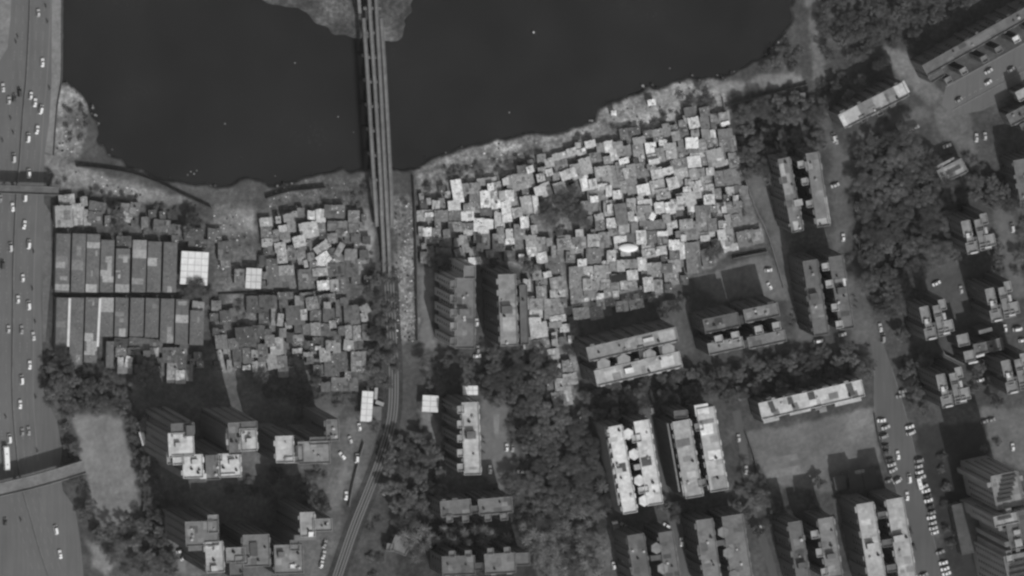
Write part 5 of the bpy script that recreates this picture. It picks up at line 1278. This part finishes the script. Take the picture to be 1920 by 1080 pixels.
ZT = [
 ([(905, 660), (1010, 655), (1035, 690), (1025, 770), (960, 768), (900, 735)], 15, 21, 20), ([(735, 825), (795, 818), (832, 860), (830, 930), (740, 990), (722, 905)], 13, 20, 26),
 ([(955, 775), (1015, 765), (1095, 800), (1130, 850), (1145, 940), (1010, 975), (985, 900), (1000, 850)], 17, 25, 22), ([(1095, 725), (1200, 715), (1210, 760), (1130, 785), (1085, 790)], 13, 18, 10),
 ([(1225, 695), (1300, 700), (1320, 750), (1240, 760)], 13, 18, 9), ([(1330, 695), (1500, 655), (1600, 645), (1640, 690), (1600, 715), (1420, 730), (1340, 755)], 13, 19, 26),
 ([(1610, 300), (1700, 240), (1760, 290), (1800, 360), (1790, 470), (1720, 500), (1730, 560), (1700, 590), (1650, 595), (1620, 520), (1612, 430)], 16, 26, 40),
 ([(1375, 200), (1480, 180), (1535, 190), (1545, 280), (1450, 290), (1450, 335), (1400, 330), (1385, 260)], 14, 22, 22), ([(1690, 615), (1715, 640), (1745, 700), (1745, 770), (1705, 765), (1690, 690)], 12, 18, 9),
 ([(1820, 690), (1870, 680), (1895, 740), (1860, 765), (1825, 755)], 12, 17, 7), ([(80, 690), (150, 710), (235, 705), (245, 765), (130, 772), (90, 755)], 11, 17, 13),
 ([(122, 795), (136, 790), (160, 900), (178, 960), (150, 975), (125, 905)], 10, 15, 9), ([(180, 988), (290, 955), (325, 1000), (330, 1080), (215, 1080)], 11, 17, 20), ([(235, 795), (268, 785), (290, 880), (300, 960), (268, 940), (258, 870)], 10, 15, 10),
 ([(640, 700), (690, 705), (690, 730), (640, 735)], 9, 13, 3), ([(500, 885), (600, 875), (625, 960), (560, 960), (500, 940)], 9, 15, 12), ([(400, 905), (500, 895), (500, 930), (420, 925)], 9, 12, 5), ([(480, 690), (600, 700), (640, 740), (560, 750), (490, 730)], 9, 14, 12),
 ([(1375, 905), (1440, 925), (1470, 960), (1430, 1000), (1380, 985)], 10, 16, 9), ([(1790, 335), (1925, 345), (1925, 395), (1850, 385)], 13, 20, 10), ([(1895, 400), (1925, 400), (1925, 520), (1905, 500)], 10, 15, 5), ([(1862, 450), (1905, 470), (1905, 520), (1870, 510)], 10, 15, 4),
 ([(1230, 935), (1290, 945), (1320, 975), (1250, 985)], 10, 14, 5), ([(1440, 945), (1560, 925), (1600, 945), (1590, 975), (1480, 985)], 9, 13, 7), ([(1590, 130), (1660, 110), (1640, 150), (1570, 200), (1545, 210), (1540, 150)], 12, 18, 7),
 ([(790, 660), (890, 670), (890, 720), (800, 730)], 11, 16, 10), ([(640, 960), (720, 960), (700, 1080), (660, 1080)], 8, 12, 0), ([(700, 930), (735, 930), (725, 1080), (690, 1080)], 9, 13, 5), ([(1560, 480), (1620, 480), (1600, 500)], 8, 10, 2), ([(600, 700), (650, 690), (650, 720)], 8, 12, 0),
 ([(1290, 985), (1310, 985), (1320, 1080), (1295, 1080)], 8, 11, 3), ([(1745, 830), (1775, 850), (1800, 1000), (1785, 1075), (1765, 980)], 9, 13, 9), ([(1708, 960), (1715, 1000), (1712, 1040), (1702, 990)], 8, 10, 2), ([(1415, 130), (1470, 80), (1500, 90), (1500, 130), (1440, 140)], 9, 13, 6), ([(1300, 160), (1350, 165), (1345, 195), (1290, 200)], 7, 10, 4),
]
for poly, a, b, n in ZT:
    fill(poly, a, b, n, gap=.7)
PZ = [([(760, 975), (830, 990), (900, 990), (1010, 985), (1130, 905), (1140, 1080), (1005, 1080), (990, 1020), (820, 1015), (790, 1060), (745, 1000)], 11, 18, 64), ([(600, 1000), (640, 960), (650, 980), (610, 1080)], 8, 11, 0), ([(1400, 880), (1440, 900), (1430, 960), (1400, 950)], 9, 12, 5), ([(900, 480), (935, 480), (935, 510), (905, 505)], 9, 11, 2)]
for poly, a, b, n in PZ:
    fill(poly, a, b, n, gap=.5, kind='palm')
def plant(px, py, r, kind):
    R = r * S
    if kind == 'tree':
        z = min(7.5, 2.0 + R * .75); big = R > 5.6
        c = P(px, py, z); root = empty('broadleaf_tree', (c[0], c[1], 0))
        o = bpy.data.objects.new('crown', rt.choice(CRB if big else CR)); link(o); o.parent = root
        o.location = (0, 0, z); o.scale = (R * 1.08, R * 1.08 * rt.uniform(.9, 1.1), R * rt.uniform(.75, 1.0)); o.rotation_euler = (0, 0, rt.random() * 6.28)
        t = bpy.data.objects.new('trunk', rt.choice(TK)); link(t); t.parent = root; t.location = (0, 0, z); t.scale = (R * .9, R * .9, z / 1.2); t.rotation_euler = (0, 0, rt.random() * 6.28)
        sw = 'large' if R > 5.4 else 'medium' if R > 4.0 else 'small' if R > 3 else 'very small'
        place(root, 'tree', f'{sw} round-crowned tree', px, py, 'broadleaf trees of the neighbourhood')
    else:
        z = 8.5 + rt.uniform(-1.5, 1.5); c = P(px, py, z); root = empty('palm_tree', (c[0], c[1], 0)); q = rt.choice(PM)
        o = bpy.data.objects.new('fronds', q[0]); link(o); o.parent = root; o.location = (0, 0, z); o.scale = (R, R, R); o.rotation_euler = (0, 0, rt.random() * 6.28)
        t = bpy.data.objects.new('trunk', q[1]); link(t); t.parent = root; t.location = (0, 0, z); t.scale = (R * .9, R * .9, (z + .3) / 2.6)
        place(root, 'palm tree', ('tall' if z > 8.5 else 'lower') + ' palm tree with star-shaped fronds', px, py, 'palms among the lower blocks')
bl = sorted([t for t in TREES if t[3] == 'tree'], key=lambda t: -t[2])
MINOR = bl[296:]
TREES = bl[:296] + [t for t in TREES if t[3] != 'tree']
for t in TREES: plant(*t)
print('trees', len([t for t in TREES if t[3] == 'tree']), 'palms', len([t for t in TREES if t[3] != 'tree']), 'huts', len(HUTS), 'fill', len(FILL))
# the dense wood at the top right and the thickets between: one mass each
def thicket(name, polys, step, r0, r1, zf, seed, dens=1.0, extra=()):
    r = random.Random(seed); vs, fs, ts = [], [], []
    base = []
    for c in CR[:4]:
        v = np.empty(len(c.vertices) * 3, np.float32); c.vertices.foreach_get('co', v); t = np.empty(len(c.polygons), np.float32); c.attributes['tone'].data.foreach_get('value', t)
        base.append((v.reshape(-1, 3), t))
    def put_one(px, py, R):
        v, t = r.choice(base)
        z = R * zf * r.uniform(.7, 1.2); a = r.random() * 6.28
        co, si = math.cos(a), math.sin(a); p = P(px, py, z)
        k = r.randrange(0, 2); idx = np.arange(k, len(t), 2)
        q = v.reshape(-1, 4, 3)[idx].reshape(-1, 3)
        X = (q[:, 0] * co - q[:, 1] * si) * R * 1.1 + p[0]; Y = (q[:, 0] * si + q[:, 1] * co) * R * 1.1 + p[1]; Zz = q[:, 2] * R * .9 + z
        vs.append(np.stack([X, Y, Zz], -1)); ts.append(t[idx] * r.uniform(.75, 1.25))
    for poly in polys:
        xs, ys = [p[0] for p in poly], [p[1] for p in poly]
        y = min(ys)
        while y < max(ys):
            x = min(xs)
            while x < max(xs):
                px, py = x + r.uniform(-.5, .5) * step, y + r.uniform(-.5, .5) * step
                if inside(px, py, [poly]) and r.random() < dens:
                    put_one(px, py, r.uniform(r0, r1) * S)
                x += step
            y += step
    for px, py, R_, _k in extra:
        put_one(px, py, R_ * S)
    V = np.concatenate(vs).astype(np.float32); Tn = np.concatenate(ts).astype(np.float32)
    me = bpy.data.meshes.new(name); me.vertices.add(len(V)); me.vertices.foreach_set('co', V.ravel())
    nf = len(Tn); me.loops.add(nf * 4); me.loops.foreach_set('vertex_index', np.arange(nf * 4, dtype=np.int32)); me.polygons.add(nf); me.polygons.foreach_set('loop_start', (np.arange(nf) * 4).astype(np.int32)); me.update(calc_edges=True)
    me.attributes.new('tone', 'FLOAT', 'FACE').data.foreach_set('value', Tn); me.materials.append(M['leaf'])
    o = bpy.data.objects.new(name, me); link(o); struct(o, 'stuff'); print(name, nf)
thicket('dense_wood', [[(1548, -30), (1880, -30), (1800, 20), (1730, 62), (1715, 100), (1660, 88), (1600, 120), (1550, 108), (1535, 50)], [(1610, 260), (1720, 245), (1790, 330), (1800, 480), (1725, 505), (1735, 570), (1650, 600), (1612, 470)]], 17, 9, 19, 1.0, 5, .72)
thicket('undergrowth', [[(905, 655), (1030, 660), (1030, 770), (1100, 790), (1140, 900), (1010, 975), (900, 985), (760, 970), (730, 900), (735, 830), (790, 815), (832, 860), (835, 960), (960, 900), (950, 770), (900, 740)],
    [(1085, 720), (1320, 690), (1640, 640), (1640, 700), (1420, 740), (1240, 765), (1100, 790)], [(1375, 195), (1535, 180), (1545, 280), (1450, 335), (1395, 325)], [(75, 660), (240, 660), (250, 770), (120, 785), (80, 740)], [(120, 790), (160, 890), (180, 1000), (330, 1080), (330, 960), (290, 870), (265, 780), (240, 790), (265, 940), (200, 1000), (150, 960)],
    [(1690, 600), (1745, 690), (1750, 780), (1700, 765)], [(1760, 270), (1925, 330), (1925, 400), (1800, 390)], [(480, 690), (690, 730), (660, 770), (490, 740)], [(500, 880), (620, 880), (620, 960), (500, 950)]], 15, 7, 11, .45, 6, .85, MINOR)
thicket('scrub', [[(830, 312), (1010, 284), (1010, 312), (880, 337), (800, 350)], [(1070, 255), (1240, 215), (1250, 235), (1100, 262)], [(1225, 195), (1350, 170), (1355, 215), (1260, 235)], [(85, 300), (110, 330), (330, 385), (330, 400), (180, 375), (90, 350)], [(690, 470), (740, 500), (745, 700), (690, 690)],
    [(1420, 130), (1475, 60), (1500, 100), (1500, 130), (1440, 140)], [(118, 190), (165, 200), (165, 260), (120, 280)], [(640, 355), (690, 340), (690, 395), (640, 392)], [(745, 375), (775, 375), (775, 400), (745, 400)], [(430, 560), (510, 575), (490, 620), (430, 610)]], 9, 4, 7, .45, 8, .42)
finish_labels()
